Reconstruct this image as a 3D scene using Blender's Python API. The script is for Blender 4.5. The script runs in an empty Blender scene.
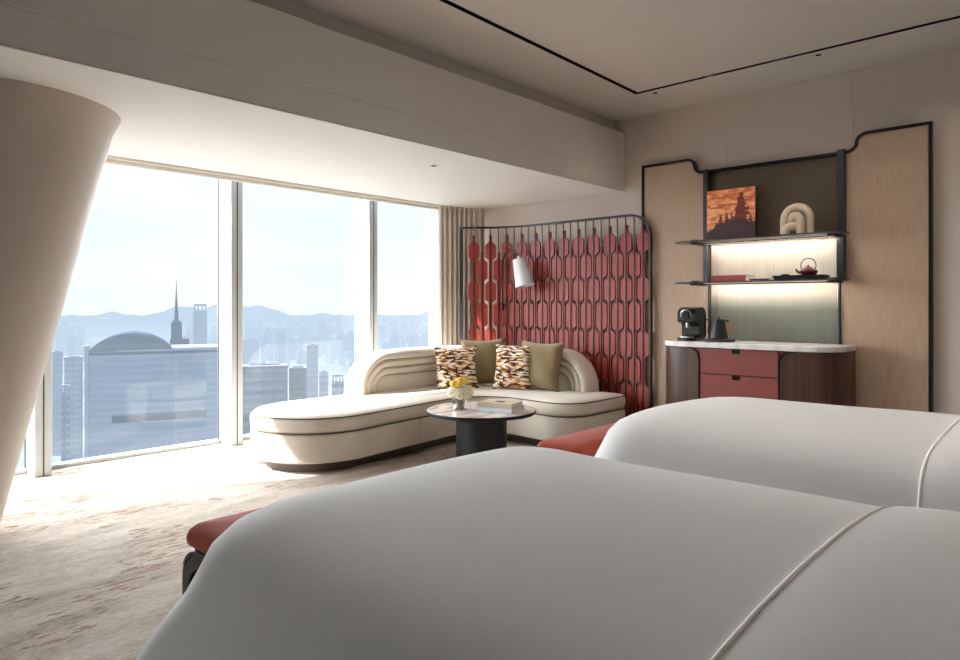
import bpy, bmesh, math, random
from mathutils import Vector, Matrix
C = bpy.context.scene.collection
PI = math.pi
rnd = random.Random(7)

# ------------------------------------------------------------------ helpers
def lin(c):
    def f(v):
        v /= 255.0
        return v / 12.92 if v <= 0.04045 else ((v + 0.055) / 1.055) ** 2.4
    return (f(c[0]), f(c[1]), f(c[2]), 1.0)

class N:
    """small node-graph builder"""
    def __init__(s, name):
        s.m = bpy.data.materials.new(name); s.m.use_nodes = True
        s.t = s.m.node_tree; s.t.nodes.clear()
        s.out = s.t.nodes.new('ShaderNodeOutputMaterial')
    def n(s, typ, **kw):
        nd = s.t.nodes.new('ShaderNode' + typ)
        for k, v in kw.items():
            if hasattr(nd, k): setattr(nd, k, v)
        return nd
    def set(s, sock, v):
        if hasattr(v, 'is_output'): s.t.links.new(v, sock)
        else: sock.default_value = v
    def math(s, op, a, b=None, c=None):
        nd = s.n('Math'); nd.operation = op
        s.set(nd.inputs[0], a)
        if b is not None: s.set(nd.inputs[1], b)
        if c is not None: s.set(nd.inputs[2], c)
        return nd.outputs[0]
    def coords(s, scale=(1, 1, 1), kind='Object', rot=(0, 0, 0)):
        tc = s.n('TexCoord'); mp = s.n('Mapping')
        s.t.links.new(tc.outputs[kind], mp.inputs[0])
        mp.inputs['Scale'].default_value = scale; mp.inputs['Rotation'].default_value = rot
        return mp.outputs[0]
    def noise(s, vec, scale, detail=4, rough=.55):
        nd = s.n('TexNoise'); s.set(nd.inputs['Vector'], vec)
        nd.inputs['Scale'].default_value = scale; nd.inputs['Detail'].default_value = detail
        nd.inputs['Roughness'].default_value = rough
        return nd.outputs[0]
    def ramp(s, fac, stops, interp='LINEAR'):
        nd = s.n('ValToRGB'); s.set(nd.inputs[0], fac); cr = nd.color_ramp; cr.interpolation = interp
        while len(cr.elements) < len(stops): cr.elements.new(.5)
        for e, (p, c) in zip(cr.elements, stops): e.position = p; e.color = c
        return nd.outputs[0]
    def mix(s, f, a, b, typ='MIX'):
        nd = s.n('MixRGB'); nd.blend_type = typ
        s.set(nd.inputs[0], f); s.set(nd.inputs[1], a); s.set(nd.inputs[2], b)
        return nd.outputs[0]
    def bsdf(s, color, rough=.6, metal=0, spec=.5, bump=None, bstr=.3, bdist=.01, **kw):
        b = s.n('BsdfPrincipled')
        s.set(b.inputs['Base Color'], color); s.set(b.inputs['Roughness'], rough)
        b.inputs['Metallic'].default_value = metal
        b.inputs['Specular IOR Level'].default_value = spec
        for k, v in kw.items(): b.inputs[k.replace('_', ' ')].default_value = v
        if bump is not None:
            bp = s.n('Bump'); s.set(bp.inputs['Height'], bump)
            bp.inputs['Strength'].default_value = bstr; bp.inputs['Distance'].default_value = bdist
            s.t.links.new(bp.outputs[0], b.inputs['Normal'])
        s.t.links.new(b.outputs[0], s.out.inputs[0])
        return s.m

def plain(name, rgb, rough=.6, metal=0, spec=.5, var=.06, nscale=6, bump=0, bscale=200, **kw):
    g = N(name); v = g.coords()
    c = lin(rgb); d = tuple(x * (1 - var) for x in c[:3]) + (1,); e = tuple(min(1, x * (1 + var)) for x in c[:3]) + (1,)
    col = g.ramp(g.noise(v, nscale), [(.3, d), (.7, e)])
    bm_ = g.noise(v, bscale, 2) if bump else None
    return g.bsdf(col, rough, metal, spec, bm_, bump or .1, .004, **kw)

def link(name, me, mats, parent=None):
    o = bpy.data.objects.new(name, me); C.objects.link(o)
    for m in (mats if isinstance(mats, (list, tuple)) else [mats]): me.materials.append(m)
    if parent: o.parent = parent
    return o

def root_loc(p):
    v = Vector((0, 0, 0))
    while p is not None:
        v = v + p.location; p = p.parent
    return v

def obj(name, bm, mats, parent=None, smooth=35, local=False):
    """link a bmesh built in world coordinates (or in its parent's space with local=True)"""
    if parent is not None and not local:
        bmesh.ops.translate(bm, verts=bm.verts, vec=-root_loc(parent))
    bmesh.ops.recalc_face_normals(bm, faces=bm.faces)
    me = bpy.data.meshes.new(name); bm.to_mesh(me); bm.free()
    if smooth:
        for p in me.polygons: p.use_smooth = True
        me.set_sharp_from_angle(angle=math.radians(smooth))
    return link(name, me, mats, parent)

def tag(o, label, cat, group=None):
    o['label'] = label; o['category'] = cat
    if group: o['group'] = group
    return o
def thing(name, label, cat, loc, group=None):
    o = bpy.data.objects.new(name, None); C.objects.link(o); o.location = loc
    o.empty_display_size = .1
    return tag(o, label, cat, group)
def struct(name, bm, m, smooth=35):
    o = obj(name, bm, m, None, smooth); o['kind'] = 'structure'; return o
def one(name, bm, m, label, cat, loc, group=None, smooth=35):
    """a thing that is one mesh, origin at loc"""
    bmesh.ops.translate(bm, verts=bm.verts, vec=-Vector(loc))
    o = obj(name, bm, m, None, smooth); o.location = loc
    return tag(o, label, cat, group)

def BM(): return bmesh.new()
def box(bm, x0, x1, y0, y1, z0, z1, bev=0, seg=2, mi=0):
    vs = [bm.verts.new((x, y, z)) for z in (z0, z1) for y in (y0, y1) for x in (x0, x1)]
    fs = [bm.faces.new([vs[i] for i in q]) for q in ((0, 2, 3, 1), (4, 5, 7, 6), (0, 1, 5, 4), (2, 6, 7, 3), (0, 4, 6, 2), (1, 3, 7, 5))]
    for f in fs: f.material_index = mi
    if bev:
        es = list({e for f in fs for e in f.edges})
        bmesh.ops.bevel(bm, geom=es, offset=bev, segments=seg, profile=.5, affect='EDGES')
    return bm
def rpoly(cs, seg=10):
    """filleted polygon: cs = [(x, y, r)]"""
    out = []; n = len(cs)
    for i in range(n):
        p = Vector(cs[i][:2]); a = Vector(cs[i - 1][:2]); b = Vector(cs[(i + 1) % n][:2]); r = cs[i][2]
        u = (a - p).normalized(); w = (b - p).normalized()
        ang = math.acos(max(-1, min(1, u.dot(w))))
        if r <= 0 or ang > PI - .01: out.append((p.x, p.y)); continue
        t = r / math.tan(ang / 2); ctr = p + (u + w).normalized() * (r / math.sin(ang / 2))
        s = p + u * t - ctr; e = p + w * t - ctr
        a0 = math.atan2(s.y, s.x); a1 = math.atan2(e.y, e.x); d = a1 - a0
        while d > PI: d -= 2 * PI
        while d < -PI: d += 2 * PI
        for k in range(seg + 1):
            th = a0 + d * k / seg
            out.append((ctr.x + r * math.cos(th), ctr.y + r * math.sin(th)))
    return out
def rins(cs, d, seg=10):
    """filleted polygon moved inwards by d: corners mitred, radii kept concentric"""
    n = len(cs); area = sum(cs[i][0] * cs[(i + 1) % n][1] - cs[(i + 1) % n][0] * cs[i][1] for i in range(n)); sg = 1 if area > 0 else -1
    P = inset([(x, y) for x, y, r in cs], d); out = []
    for i in range(n):
        a = Vector(cs[i][:2]) - Vector(cs[i - 1][:2]); c = Vector(cs[(i + 1) % n][:2]) - Vector(cs[i][:2])
        convex = (a.x * c.y - a.y * c.x) * sg > 0
        out.append((P[i][0], P[i][1], max(.004, cs[i][2] - d if convex else cs[i][2] + d) if cs[i][2] > 0 else .004))
    return rpoly(out, seg)
def rslab(bm, cs, prof, seg=10):
    loft(bm, [[(x, y, z) for x, y in rins(cs, d, seg)] for d, z in prof]); return bm
def densify(pl, step):
    out = []; n = len(pl)
    for i in range(n):
        a = Vector(pl[i]); b = Vector(pl[(i + 1) % n]); k = max(1, int((b - a).length / step))
        for j in range(k): q = a.lerp(b, j / k); out.append((q.x, q.y))
    return out
def inset(pl, d):
    """move a closed outline inwards by d"""
    n = len(pl); area = sum(pl[i][0] * pl[(i + 1) % n][1] - pl[(i + 1) % n][0] * pl[i][1] for i in range(n))
    sg = 1 if area > 0 else -1; out = []
    for i in range(n):
        a = Vector(pl[i - 1]); p = Vector(pl[i]); b = Vector(pl[(i + 1) % n])
        t1 = (p - a); t2 = (b - p)
        t1 = t1.normalized() if t1.length > 1e-9 else t2.normalized()
        t2 = t2.normalized() if t2.length > 1e-9 else t1
        n1 = Vector((-t1.y, t1.x)) * sg; n2 = Vector((-t2.y, t2.x)) * sg
        m = n1 + n2; m = m / max(.3, m.length_squared / 2) if m.length > 1e-6 else n1
        out.append((p.x + m.x * d, p.y + m.y * d))
    return out
def loft(bm, loops, cap0=True, cap1=True, closed=True):
    rows = [[bm.verts.new(p) for p in L] for L in loops]
    n = len(rows[0]); m = n if closed else n - 1
    for a, b in zip(rows, rows[1:]):
        for i in range(m):
            j = (i + 1) % n
            try: bm.faces.new((a[i], a[j], b[j], b[i]))
            except ValueError: pass
    if cap0: bm.faces.new(rows[0][::-1])
    if cap1: bm.faces.new(rows[-1])
    return rows
def slab(bm, pl, prof):
    """outline lofted through profile [(inset, z)]"""
    loft(bm, [[(x, y, z) for x, y in inset(pl, d)] for d, z in prof]); return bm
def tube(bm, path, r, seg=8, closed=False, caps=True):
    ps = [Vector(p) for p in path]; n = len(ps); rr = r if hasattr(r, '__len__') else [r] * n
    T = []
    for i in range(n):
        if closed: t = ps[(i + 1) % n] - ps[i - 1]
        else: t = ps[min(i + 1, n - 1)] - ps[max(i - 1, 0)]
        T.append(t.normalized())
    up = Vector((0, 0, 1)) if abs(T[0].z) < .9 else Vector((1, 0, 0))
    nv = (up - T[0] * up.dot(T[0])).normalized(); loops = []
    for i in range(n):
        nv = (nv - T[i] * nv.dot(T[i])).normalized(); bv = T[i].cross(nv)
        loops.append([ps[i] + (nv * math.cos(2 * PI * k / seg) + bv * math.sin(2 * PI * k / seg)) * rr[i] for k in range(seg)])
    if closed: loops.append(loops[0])
    if closed:
        rows = [[bm.verts.new(p) for p in L] for L in loops[:-1]]; rows.append(rows[0])
        for a, b in zip(rows, rows[1:]):
            for i in range(seg): bm.faces.new((a[i], a[(i + 1) % seg], b[(i + 1) % seg], b[i]))
    else: loft(bm, loops, caps, caps)
    return bm
def bar(bm, path, nrm, w, d):
    """rectangular section swept along a path; nrm = fixed direction of depth d, w = width across"""
    ps = [Vector(p) for p in path]; nv = Vector(nrm).normalized(); n = len(ps); loops = []
    for i in range(n):
        t1 = (ps[i] - ps[max(i - 1, 0)]); t2 = (ps[min(i + 1, n - 1)] - ps[i])
        t1 = t1.normalized() if t1.length > 1e-9 else t2.normalized()
        t2 = t2.normalized() if t2.length > 1e-9 else t1
        t = (t1 + t2).normalized(); k = 1 / max(.5, t.dot(t1))
        s = t.cross(nv).normalized() * (w / 2 * k)
        loops.append([ps[i] + s + nv * d / 2, ps[i] - s + nv * d / 2, ps[i] - s - nv * d / 2, ps[i] + s - nv * d / 2])
    loft(bm, loops); return bm
def lathe(bm, prof, c=(0, 0, 0), seg=32):
    """profile [(r, z)] revolved about the vertical through c"""
    loops = [[(c[0] + max(r, 1e-4) * math.cos(2 * PI * k / seg), c[1] + max(r, 1e-4) * math.sin(2 * PI * k / seg), c[2] + z) for k in range(seg)] for r, z in prof]
    loft(bm, loops); return bm
def ball(bm, c, r, sub=2, sc=(1, 1, 1)):
    bmesh.ops.create_icosphere(bm, subdivisions=sub, radius=r, matrix=Matrix.Translation(c) @ Matrix.Diagonal((*sc, 1)))
    return bm
def xf(bm, M):
    bmesh.ops.transform(bm, matrix=M, verts=bm.verts); return bm
def smoothpath(pts, k=8):
    """Catmull-Rom through points"""
    P = [Vector(p) for p in pts]; out = []
    for i in range(len(P) - 1):
        a = P[max(i - 1, 0)]; b = P[i]; c = P[i + 1]; d = P[min(i + 2, len(P) - 1)]
        for j in range(k):
            t = j / k
            out.append(.5 * ((2 * b) + (c - a) * t + (2 * a - 5 * b + 4 * c - d) * t * t + (3 * b - a - 3 * c + d) * t ** 3))
    out.append(P[-1]); return out

# ------------------------------------------------------------------ camera
EYE = 1.2
cam = bpy.data.cameras.new('camera'); co = bpy.data.objects.new('camera', cam); C.objects.link(co)
co.location = (0, 0, EYE); co.rotation_euler = (PI / 2, 0, math.atan2(.679, .734))
cam.sensor_width = 36; cam.lens = 680 / 960 * 36; cam.shift_y = -25 / 960
cam.clip_start = .05; cam.clip_end = 40000
bpy.context.scene.camera = co

# ------------------------------------------------------------------ materials
M = {}
M['paint'] = plain('ceiling_paint', (216, 210, 202), .9, var=.015, nscale=2)
M['soffit'] = plain('soffit_paint', (240, 237, 232), .8, var=.015, nscale=2)
M['white'] = plain('white_paint', (226, 222, 214), .7, var=.01)
M['column'] = plain('column_plaster', (202, 192, 181), .55, var=.02, nscale=3, spec=.35)
M['alu'] = plain('mullion_metal', (182, 187, 188), .45, .2, var=.02)
M['alu_dark'] = plain('dark_gasket', (60, 64, 66), .6)
M['black'] = plain('blackened_metal', (30, 29, 29), .4, .5, var=.1)
M['bronze'] = plain('dark_bronze', (50, 47, 44), .35, .6, var=.1)
M['steel'] = plain('steel_bar', (70, 74, 78), .35, .6, var=.08)
M['plinth'] = plain('umber_plinth', (92, 84, 76), .6)
M['slot'] = plain('black_slot', (10, 9, 9), .9)

g = N('wall_covering'); v = g.coords()
lines = g.noise(g.coords((160, 160, 3)), 1.5, 3)
col = g.ramp(g.math('ADD', g.math('MULTIPLY', lines, .5), g.math('MULTIPLY', g.noise(v, 1.2), .5)),
             [(.3, lin((208, 196, 186))), (.7, lin((220, 208, 198)))])
M['wall'] = g.bsdf(col, .85, bump=lines, bstr=.08, bdist=.002)

M['rear_wall'] = plain('dark_unseen_wall', (70, 55, 45), .7)  # unseen walls coloured dark to hold bounce light off the near bed
g = N('carpet')
v = g.coords()
base = g.ramp(g.noise(g.coords((2.6, .7, 1), rot=(0, 0, .12)), 2.6, 7, .75), [(.34, lin((158, 150, 142))), (.5, lin((182, 174, 166))), (.66, lin((204, 197, 190)))])
fine = g.noise(g.coords((90, 28, 1), rot=(0, 0, .12)), 1, 5, .7)
base = g.mix(.45, base, g.ramp(fine, [(.3, lin((150, 140, 130))), (.7, lin((240, 234, 224)))]), 'OVERLAY')
streak = g.noise(g.coords((22, 5.2, 1), rot=(0, 0, .16)), 1.6, 3, .6)
patch = g.noise(g.coords((1, .8, 1)), 1.5, 2)
msk = g.ramp(g.math('MULTIPLY', g.ramp(streak, [(.54, (0, 0, 0, 1)), (.575, (1, 1, 1, 1))]), g.ramp(patch, [(.52, (0, 0, 0, 1)), (.56, (1, 1, 1, 1))])),
             [(.25, (0, 0, 0, 1)), (.55, (1, 1, 1, 1))])
brown = g.ramp(fine, [(.3, lin((126, 100, 78))), (.7, lin((176, 146, 118)))])
col = g.mix(g.math('MULTIPLY', msk, .8), base, brown)
hgt = g.math('ADD', g.math('MULTIPLY', fine, .5), g.math('MULTIPLY', msk, -1.2))
M['carpet'] = g.bsdf(col, .95, spec=.1, bump=hgt, bstr=.8, bdist=.02)

g = N('window_glass')
gl = g.n('BsdfGlossy'); gl.inputs['Roughness'].default_value = .0
tr = g.n('BsdfTransparent'); tr.inputs[0].default_value = (.965, .97, .975, 1)
fr = g.n('LayerWeight'); fr.inputs[0].default_value = .5
fa = g.math('ADD', .02, g.math('MULTIPLY', g.math('POWER', fr.outputs['Facing'], 5.0), .5))
mx = g.n('MixShader'); g.t.links.new(fa, mx.inputs[0]); g.t.links.new(tr.outputs[0], mx.inputs[1]); g.t.links.new(gl.outputs[0], mx.inputs[2])
g.t.links.new(mx.outputs[0], g.out.inputs[0]); M['glass'] = g.m
g = N('vase_glass')
gl = g.n('BsdfGlossy'); gl.inputs['Roughness'].default_value = .03
tr = g.n('BsdfTransparent'); tr.inputs[0].default_value = (.93, .95, .95, 1)
fr = g.n('LayerWeight'); fr.inputs[0].default_value = .35
mx = g.n('MixShader'); g.t.links.new(fr.outputs[1], mx.inputs[0]); g.t.links.new(tr.outputs[0], mx.inputs[1]); g.t.links.new(gl.outputs[0], mx.inputs[2])
g.t.links.new(mx.outputs[0], g.out.inputs[0]); M['vase_glass'] = g.m

def fabric(name, rgb, bscale=320, bstr=.35, var=.10, rough=.95, sheen=.2):
    g = N(name); v = g.coords(); n1 = g.noise(v, bscale, 2); n2 = g.noise(v, 4, 3)
    c = lin(rgb)
    lo = tuple(x * (1 - var * 1.6) for x in c[:3]) + (1,); hi = tuple(min(1, x * (1 + var)) for x in c[:3]) + (1,)
    col = g.ramp(g.math('ADD', g.math('MULTIPLY', n1, .6), g.math('MULTIPLY', n2, .4)), [(.32, lo), (.68, hi)])
    return g.bsdf(col, rough, spec=.15, bump=n1, bstr=bstr, bdist=.004, Sheen_Weight=sheen)
M['boucle'] = fabric('cream_boucle', (222, 213, 199), 380, .5, .10)
M['welt'] = plain('brown_piping', (96, 82, 68), .8)
M['linen'] = fabric('white_bed_linen', (216, 215, 213), 60, .03, .012, .8, .1)
M['piping'] = plain('linen_piping', (248, 246, 242), .7)
M['olive'] = fabric('olive_velvet', (140, 122, 88), 240, .2, .10, .8, .3)
M['red_velvet'] = fabric('russet_velvet', (158, 68, 46), 200, .35, .2, .85, .12)
M['curtain'] = fabric('taupe_curtain', (216, 205, 194), 300, .1, .04, .9, .1)
M['red'] = plain('red_lacquer', (150, 54, 42), .5, var=.05, nscale=12)
M['red_drawer'] = plain('red_leather_drawer', (130, 60, 54), .55, var=.05, nscale=30, bump=.1)

g = N('sheer_curtain')
d = g.n('BsdfDiffuse'); d.inputs[0].default_value = lin((206, 204, 198))
tl = g.n('BsdfTranslucent'); tl.inputs[0].default_value = lin((190, 188, 182))
tr = g.n('BsdfTransparent')
m1 = g.n('MixShader'); m1.inputs[0].default_value = .5; g.t.links.new(d.outputs[0], m1.inputs[1]); g.t.links.new(tl.outputs[0], m1.inputs[2])
m2 = g.n('MixShader'); m2.inputs[0].default_value = .65; g.t.links.new(tr.outputs[0], m2.inputs[1]); g.t.links.new(m1.outputs[0], m2.inputs[2])
g.t.links.new(m2.outputs[0], g.out.inputs[0]); M['sheer'] = g.m

# patchwork of tiny offset rectangles (local x, z of the cushion)
g = N('patchwork_cloth'); tc = g.n('TexCoord'); sp = g.n('SeparateXYZ'); g.t.links.new(tc.outputs['Object'], sp.inputs[0])
row = g.math('FLOOR', g.math('DIVIDE', sp.outputs[2], .0115))
xx = g.math('FLOOR', g.math('ADD', g.math('DIVIDE', sp.outputs[0], .036), g.math('MULTIPLY', g.math('FLOORED_MODULO', row, 2.0), .5)))
cb = g.n('CombineXYZ'); g.t.links.new(xx, cb.inputs[0]); g.t.links.new(row, cb.inputs[1])
wn = g.n('TexWhiteNoise'); wn.noise_dimensions = '2D'; g.t.links.new(cb.outputs[0], wn.inputs['Vector'])
col = g.ramp(wn.outputs[0], [(0, lin((236, 226, 210))), (.26, lin((110, 64, 38))), (.44, lin((212, 166, 104))), (.6, lin((246, 240, 228))), (.76, lin((70, 42, 32))), (.9, lin((190, 112, 40)))], 'CONSTANT')
M['patchwork'] = g.bsdf(col, .75, spec=.2)

def wood(name, a, b, scale=(60, 60, 1.2), rough=.45):
    g = N(name); n1 = g.noise(g.coords(scale), 1.0, 6, .65)
    return g.bsdf(g.ramp(n1, [(.28, lin(a)), (.72, lin(b))]), rough, bump=n1, bstr=.06, bdist=.003)
M['oak'] = wood('woven_oak_veneer', (168, 142, 120), (192, 166, 142), (150, 150, 5), .55)
M['ebony'] = wood('striped_dark_wood', (44, 27, 22), (100, 70, 56), (34, 34, .4), .3)
M['dark_wood'] = wood('dark_stained_wood', (26, 22, 20), (48, 42, 38), (40, 40, 2), .45)

g = N('marble'); v = g.coords()
w = g.n('TexWave'); g.set(w.inputs['Vector'], v); w.inputs['Scale'].default_value = 2.2; w.inputs['Distortion'].default_value = 9; w.inputs['Detail'].default_value = 4
M['marble'] = g.bsdf(g.ramp(w.outputs[1], [(0, lin((222, 217, 213))), (.3, lin((233, 230, 226))), (1, lin((238, 235, 232)))]), .22)
g = N('blush_marble'); v = g.coords()
w = g.n('TexWave'); g.set(w.inputs['Vector'], v); w.inputs['Scale'].default_value = 1.7; w.inputs['Distortion'].default_value = 14; w.inputs['Detail'].default_value = 5
M['blush'] = g.bsdf(g.ramp(w.outputs[1], [(0, lin((186, 166, 156))), (.25, lin((212, 198, 190))), (1, lin((226, 216, 210)))]), .12)
M['niche_dark'] = plain('smoked_bronze_mirror', (104, 92, 78), .3, .4, var=.05)
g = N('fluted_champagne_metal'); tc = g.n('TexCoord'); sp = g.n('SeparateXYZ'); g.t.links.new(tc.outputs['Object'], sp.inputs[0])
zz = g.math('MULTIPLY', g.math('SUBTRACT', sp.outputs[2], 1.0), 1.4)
M['niche_flute'] = g.bsdf(g.ramp(zz, [(.22, lin((134, 138, 128))), (.42, lin((206, 198, 186)))]), .32, .35)  # grey-green lower part is a reflection painted into the colour by height
M['shelf'] = plain('grey_glass_shelf', (158, 160, 157), .22, .1, var=.04)
M['ivory'] = plain('cream_ceramic', (206, 186, 160), .7, var=.06, nscale=20, bump=.2, bscale=90)
M['red_book'] = plain('red_book_cloth', (170, 70, 66), .7)
M['paper'] = plain('book_paper', (228, 220, 206), .9)
M['ochre_book'] = plain('tan_book_cover', (206, 190, 162), .55)
M['pale_book'] = plain('pale_blue_book_cover', (206, 216, 222), .5)
M['gloss_black'] = plain('gloss_black_plastic', (18, 18, 19), .2)
M['matte_black'] = plain('matt_black_enamel', (26, 26, 27), .5)
M['chrome'] = plain('brushed_chrome', (190, 190, 190), .2, .9)
M['copper'] = plain('copper_wood_handle', (176, 112, 78), .4)
M['teapot'] = plain('dark_red_cast_iron', (96, 20, 25), .35, .2)
M['shade'] = plain('white_lamp_shade', (236, 236, 238), .8, var=.01)
M['yellow'] = plain('yellow_petal', (244, 208, 96), .7, var=.12, nscale=40)
M['petal'] = plain('white_petal', (244, 240, 218), .8, var=.06, nscale=60)
M['leaf'] = plain('green_leaf', (110, 128, 70), .6, var=.2, nscale=40)
M['water'] = plain('vase_water_stems', (166, 150, 132), .3, var=.3, nscale=50)
g = N('painted_canvas'); at = g.n('VertexColor'); at.layer_name = 'Col'
M['canvas'] = g.bsdf(at.outputs[0], .55)
g = N('led_diffuser'); e = g.n('Emission'); e.inputs[0].default_value = (1, .86, .7, 1); e.inputs[1].default_value = 3
g.t.links.new(e.outputs[0], g.out.inputs[0]); M['led'] = g.m

# outdoor materials: colours fade towards the haze with distance from the tower
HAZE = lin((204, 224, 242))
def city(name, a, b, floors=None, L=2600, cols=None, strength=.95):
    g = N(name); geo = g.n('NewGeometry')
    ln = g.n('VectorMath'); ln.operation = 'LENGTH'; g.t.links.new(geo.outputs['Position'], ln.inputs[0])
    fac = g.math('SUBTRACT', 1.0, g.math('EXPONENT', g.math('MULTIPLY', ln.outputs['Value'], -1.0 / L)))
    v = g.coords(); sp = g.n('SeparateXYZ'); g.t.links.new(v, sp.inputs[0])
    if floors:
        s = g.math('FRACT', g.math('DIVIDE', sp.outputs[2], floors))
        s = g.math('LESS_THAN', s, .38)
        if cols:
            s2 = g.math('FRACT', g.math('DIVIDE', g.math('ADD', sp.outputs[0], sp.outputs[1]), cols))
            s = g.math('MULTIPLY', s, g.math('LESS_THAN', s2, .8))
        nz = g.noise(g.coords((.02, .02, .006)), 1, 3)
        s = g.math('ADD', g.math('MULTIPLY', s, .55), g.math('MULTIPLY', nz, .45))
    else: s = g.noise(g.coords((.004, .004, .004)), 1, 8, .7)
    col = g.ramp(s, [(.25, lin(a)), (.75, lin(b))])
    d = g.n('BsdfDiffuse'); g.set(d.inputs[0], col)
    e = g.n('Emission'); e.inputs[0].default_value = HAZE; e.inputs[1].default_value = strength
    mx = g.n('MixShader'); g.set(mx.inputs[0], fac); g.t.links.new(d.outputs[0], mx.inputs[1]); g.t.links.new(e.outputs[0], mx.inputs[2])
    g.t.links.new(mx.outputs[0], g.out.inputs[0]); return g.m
#CITYMATS
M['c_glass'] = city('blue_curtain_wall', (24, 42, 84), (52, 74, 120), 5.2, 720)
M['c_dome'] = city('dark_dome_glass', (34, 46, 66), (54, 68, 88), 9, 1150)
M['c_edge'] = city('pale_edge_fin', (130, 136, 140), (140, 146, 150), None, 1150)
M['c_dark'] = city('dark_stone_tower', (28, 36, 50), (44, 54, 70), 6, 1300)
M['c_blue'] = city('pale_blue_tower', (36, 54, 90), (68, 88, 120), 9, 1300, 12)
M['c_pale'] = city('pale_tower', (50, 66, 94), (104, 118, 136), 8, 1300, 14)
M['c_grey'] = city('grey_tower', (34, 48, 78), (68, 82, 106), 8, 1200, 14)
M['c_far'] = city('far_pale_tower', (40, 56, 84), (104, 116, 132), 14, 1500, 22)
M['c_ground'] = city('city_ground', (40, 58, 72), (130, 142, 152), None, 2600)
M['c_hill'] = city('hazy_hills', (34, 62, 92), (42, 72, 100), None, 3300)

# ------------------------------------------------------------------ room shell
CH = 2.914      # ceiling height
SB, ST, SX = 2.25, 2.78, -3.27   # soffit bottom / top of its fascia / fascia plane
YB, XH, YF = 5.5, .6, -1.5       # back wall, headboard wall, wall behind
b = BM(); box(b, -5.78, XH + .1, YF - .1, YB + .1, -.15, 0); struct('floor', b, M['carpet'])
b = BM()
for x0, x1 in ((-5.7, -2.311), (-2.309, -1.368), (-1.366, XH + .1)): box(b, x0, x1, YB, YB + .1, 0, 3.1, .001, 1)
box(b, -5.7, XH, YB + .003, YB + .12, 0, 3.1)
struct('wall_back', b, M['wall'])
b = BM(); box(b, XH, XH + .1, YF, YB, 0, 3.1); struct('wall_right', b, M['rear_wall'])
b = BM(); box(b, -5.7, XH, YF - .1, YF, 0, 3.1); struct('wall_front', b, M['rear_wall'])  # unseen wall, set close so fewer windows light the near bed side
# ceiling with the narrow black track slot cut into it as a rectangle
b = BM()
TX, TY, TW = -2.79, 4.885, .034
def skew(bm):
    for v in bm.verts:
        if abs(v.co.x - TX) < .06: v.co.x += max(0, TY - v.co.y) * .0277
box(b, -3.385, XH + .05, TY + TW, YB + .05, CH, CH + .2); box(b, -3.385, TX - TW, YF - .05, TY + TW, CH, CH + .2)
box(b, TX, XH + .05, YF - .05, TY, CH, CH + .2)
box(b, -6, -3.3, YF - .1, YB + .1, CH + .01, CH + .2)
box(b, -3.6, XH + .1, YF - .1, YB + .1, CH + .2, CH + .25)
skew(b); struct('ceiling', b, M['paint'])
b = BM()
box(b, TX - TW + .001, TX - .001, YF, TY + TW - .001, CH + .05, CH + .06); box(b, TX - TW + .001, XH, TY + .001, TY + TW - .001, CH + .05, CH + .06)
for x in (TX - TW, TX): box(b, x - .0012, x + .0012, YF, TY + (TW if x < TX else 0), CH - .002, CH + .06)
for y in (TY, TY + TW): box(b, TX - (TW if y > TY else 0), XH, y - .0012, y + .0012, CH - .002, CH + .06)
skew(b); struct('trim_1', b, M['slot'])
# soffit over the window bay
b = BM()
box(b, -5.15, SX, YF, YB, SB, 2.413, .004, 1); box(b, -5.15, SX - .004, YF, YB, 2.40, 2.43); box(b, -5.15, SX, YF, YB, 2.417, ST, .004, 1)
box(b, -5.15, -3.385, YF, YB, ST - .05, CH + .05)
struct('ceiling_soffit', b, M['soffit'])
b = BM(); box(b, SX - .012, SX + .002, YF, YB, SB - .008, SB - .0005); struct('trim_2', b, M['white'])
b = BM(); box(b, -5.18, -5.148, YF, YB, SB - .02, SB + .05, .003, 1); struct('trim_3', b, M['paint'])
b = BM(); box(b, -5.21, -5.181, YF, YB, SB - .048, SB - .01, .003, 1); struct('trim_4', b, M['white'])
b = BM(); box(b, -5.8, -5.6, YF, YB, 2.5, 3.1); box(b, -5.6, -5.14, YF, YB, 2.62, 3.1); struct('wall_left', b, M['white'])
# leaning round column that flares softly into the soffit
b = BM(); loops = []
for k in range(25):
    t = k / 24; z = SB * t
    cx = -4.36 + .03 * t; cy = .33 + .57 * t; r = .57
    fl = max(0, (z - (SB - .10)) / .10); r += .02 * (1 - math.sqrt(max(0, 1 - fl * fl)))
    loops.append([(cx + r * math.cos(2 * PI * i / 72), cy + r * math.sin(2 * PI * i / 72), z) for i in range(72)])
loft(b, loops); struct('column', b, M['column'], 60)
# window bays: glass, mullion and sill
MY = [-1.48, -.03, 1.42, 2.86, 4.33]
for i, y in enumerate(MY):
    y1 = MY[i + 1] if i + 1 < len(MY) else YB
    w = bpy.data.objects.new('window_%d' % (i + 1), None); C.objects.link(w); w.location = (-5.7, y, 0); w['kind'] = 'structure'
    b = BM(); box(b, -5.712, -5.70, y + .06, y1 - .06, .02, 2.55); obj('glass_pane', b, M['glass'], w)
    b = BM(); box(b, -5.72, -5.475, y - .055, y + .052, 0, 2.55, .004, 1); obj('mullion', b, M['alu'], w)
    b = BM(); box(b, -5.477, -5.4715, y - .004, y + .004, 0, 2.5)
    box(b, -5.70, -5.69, y - .062, y - .052, 0, 2.5); box(b, -5.70, -5.69, y + .051, y + .06, 0, 2.5); obj('gasket', b, M['alu_dark'], w)
    b = BM(); box(b, -5.74, -5.66, y + .052, y1 - .055, 0, .03, .004, 1); box(b, -5.74, -5.66, y + .052, y1 - .055, 2.47, 2.55); obj('sill_rail', b, M['alu'], w)
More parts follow.
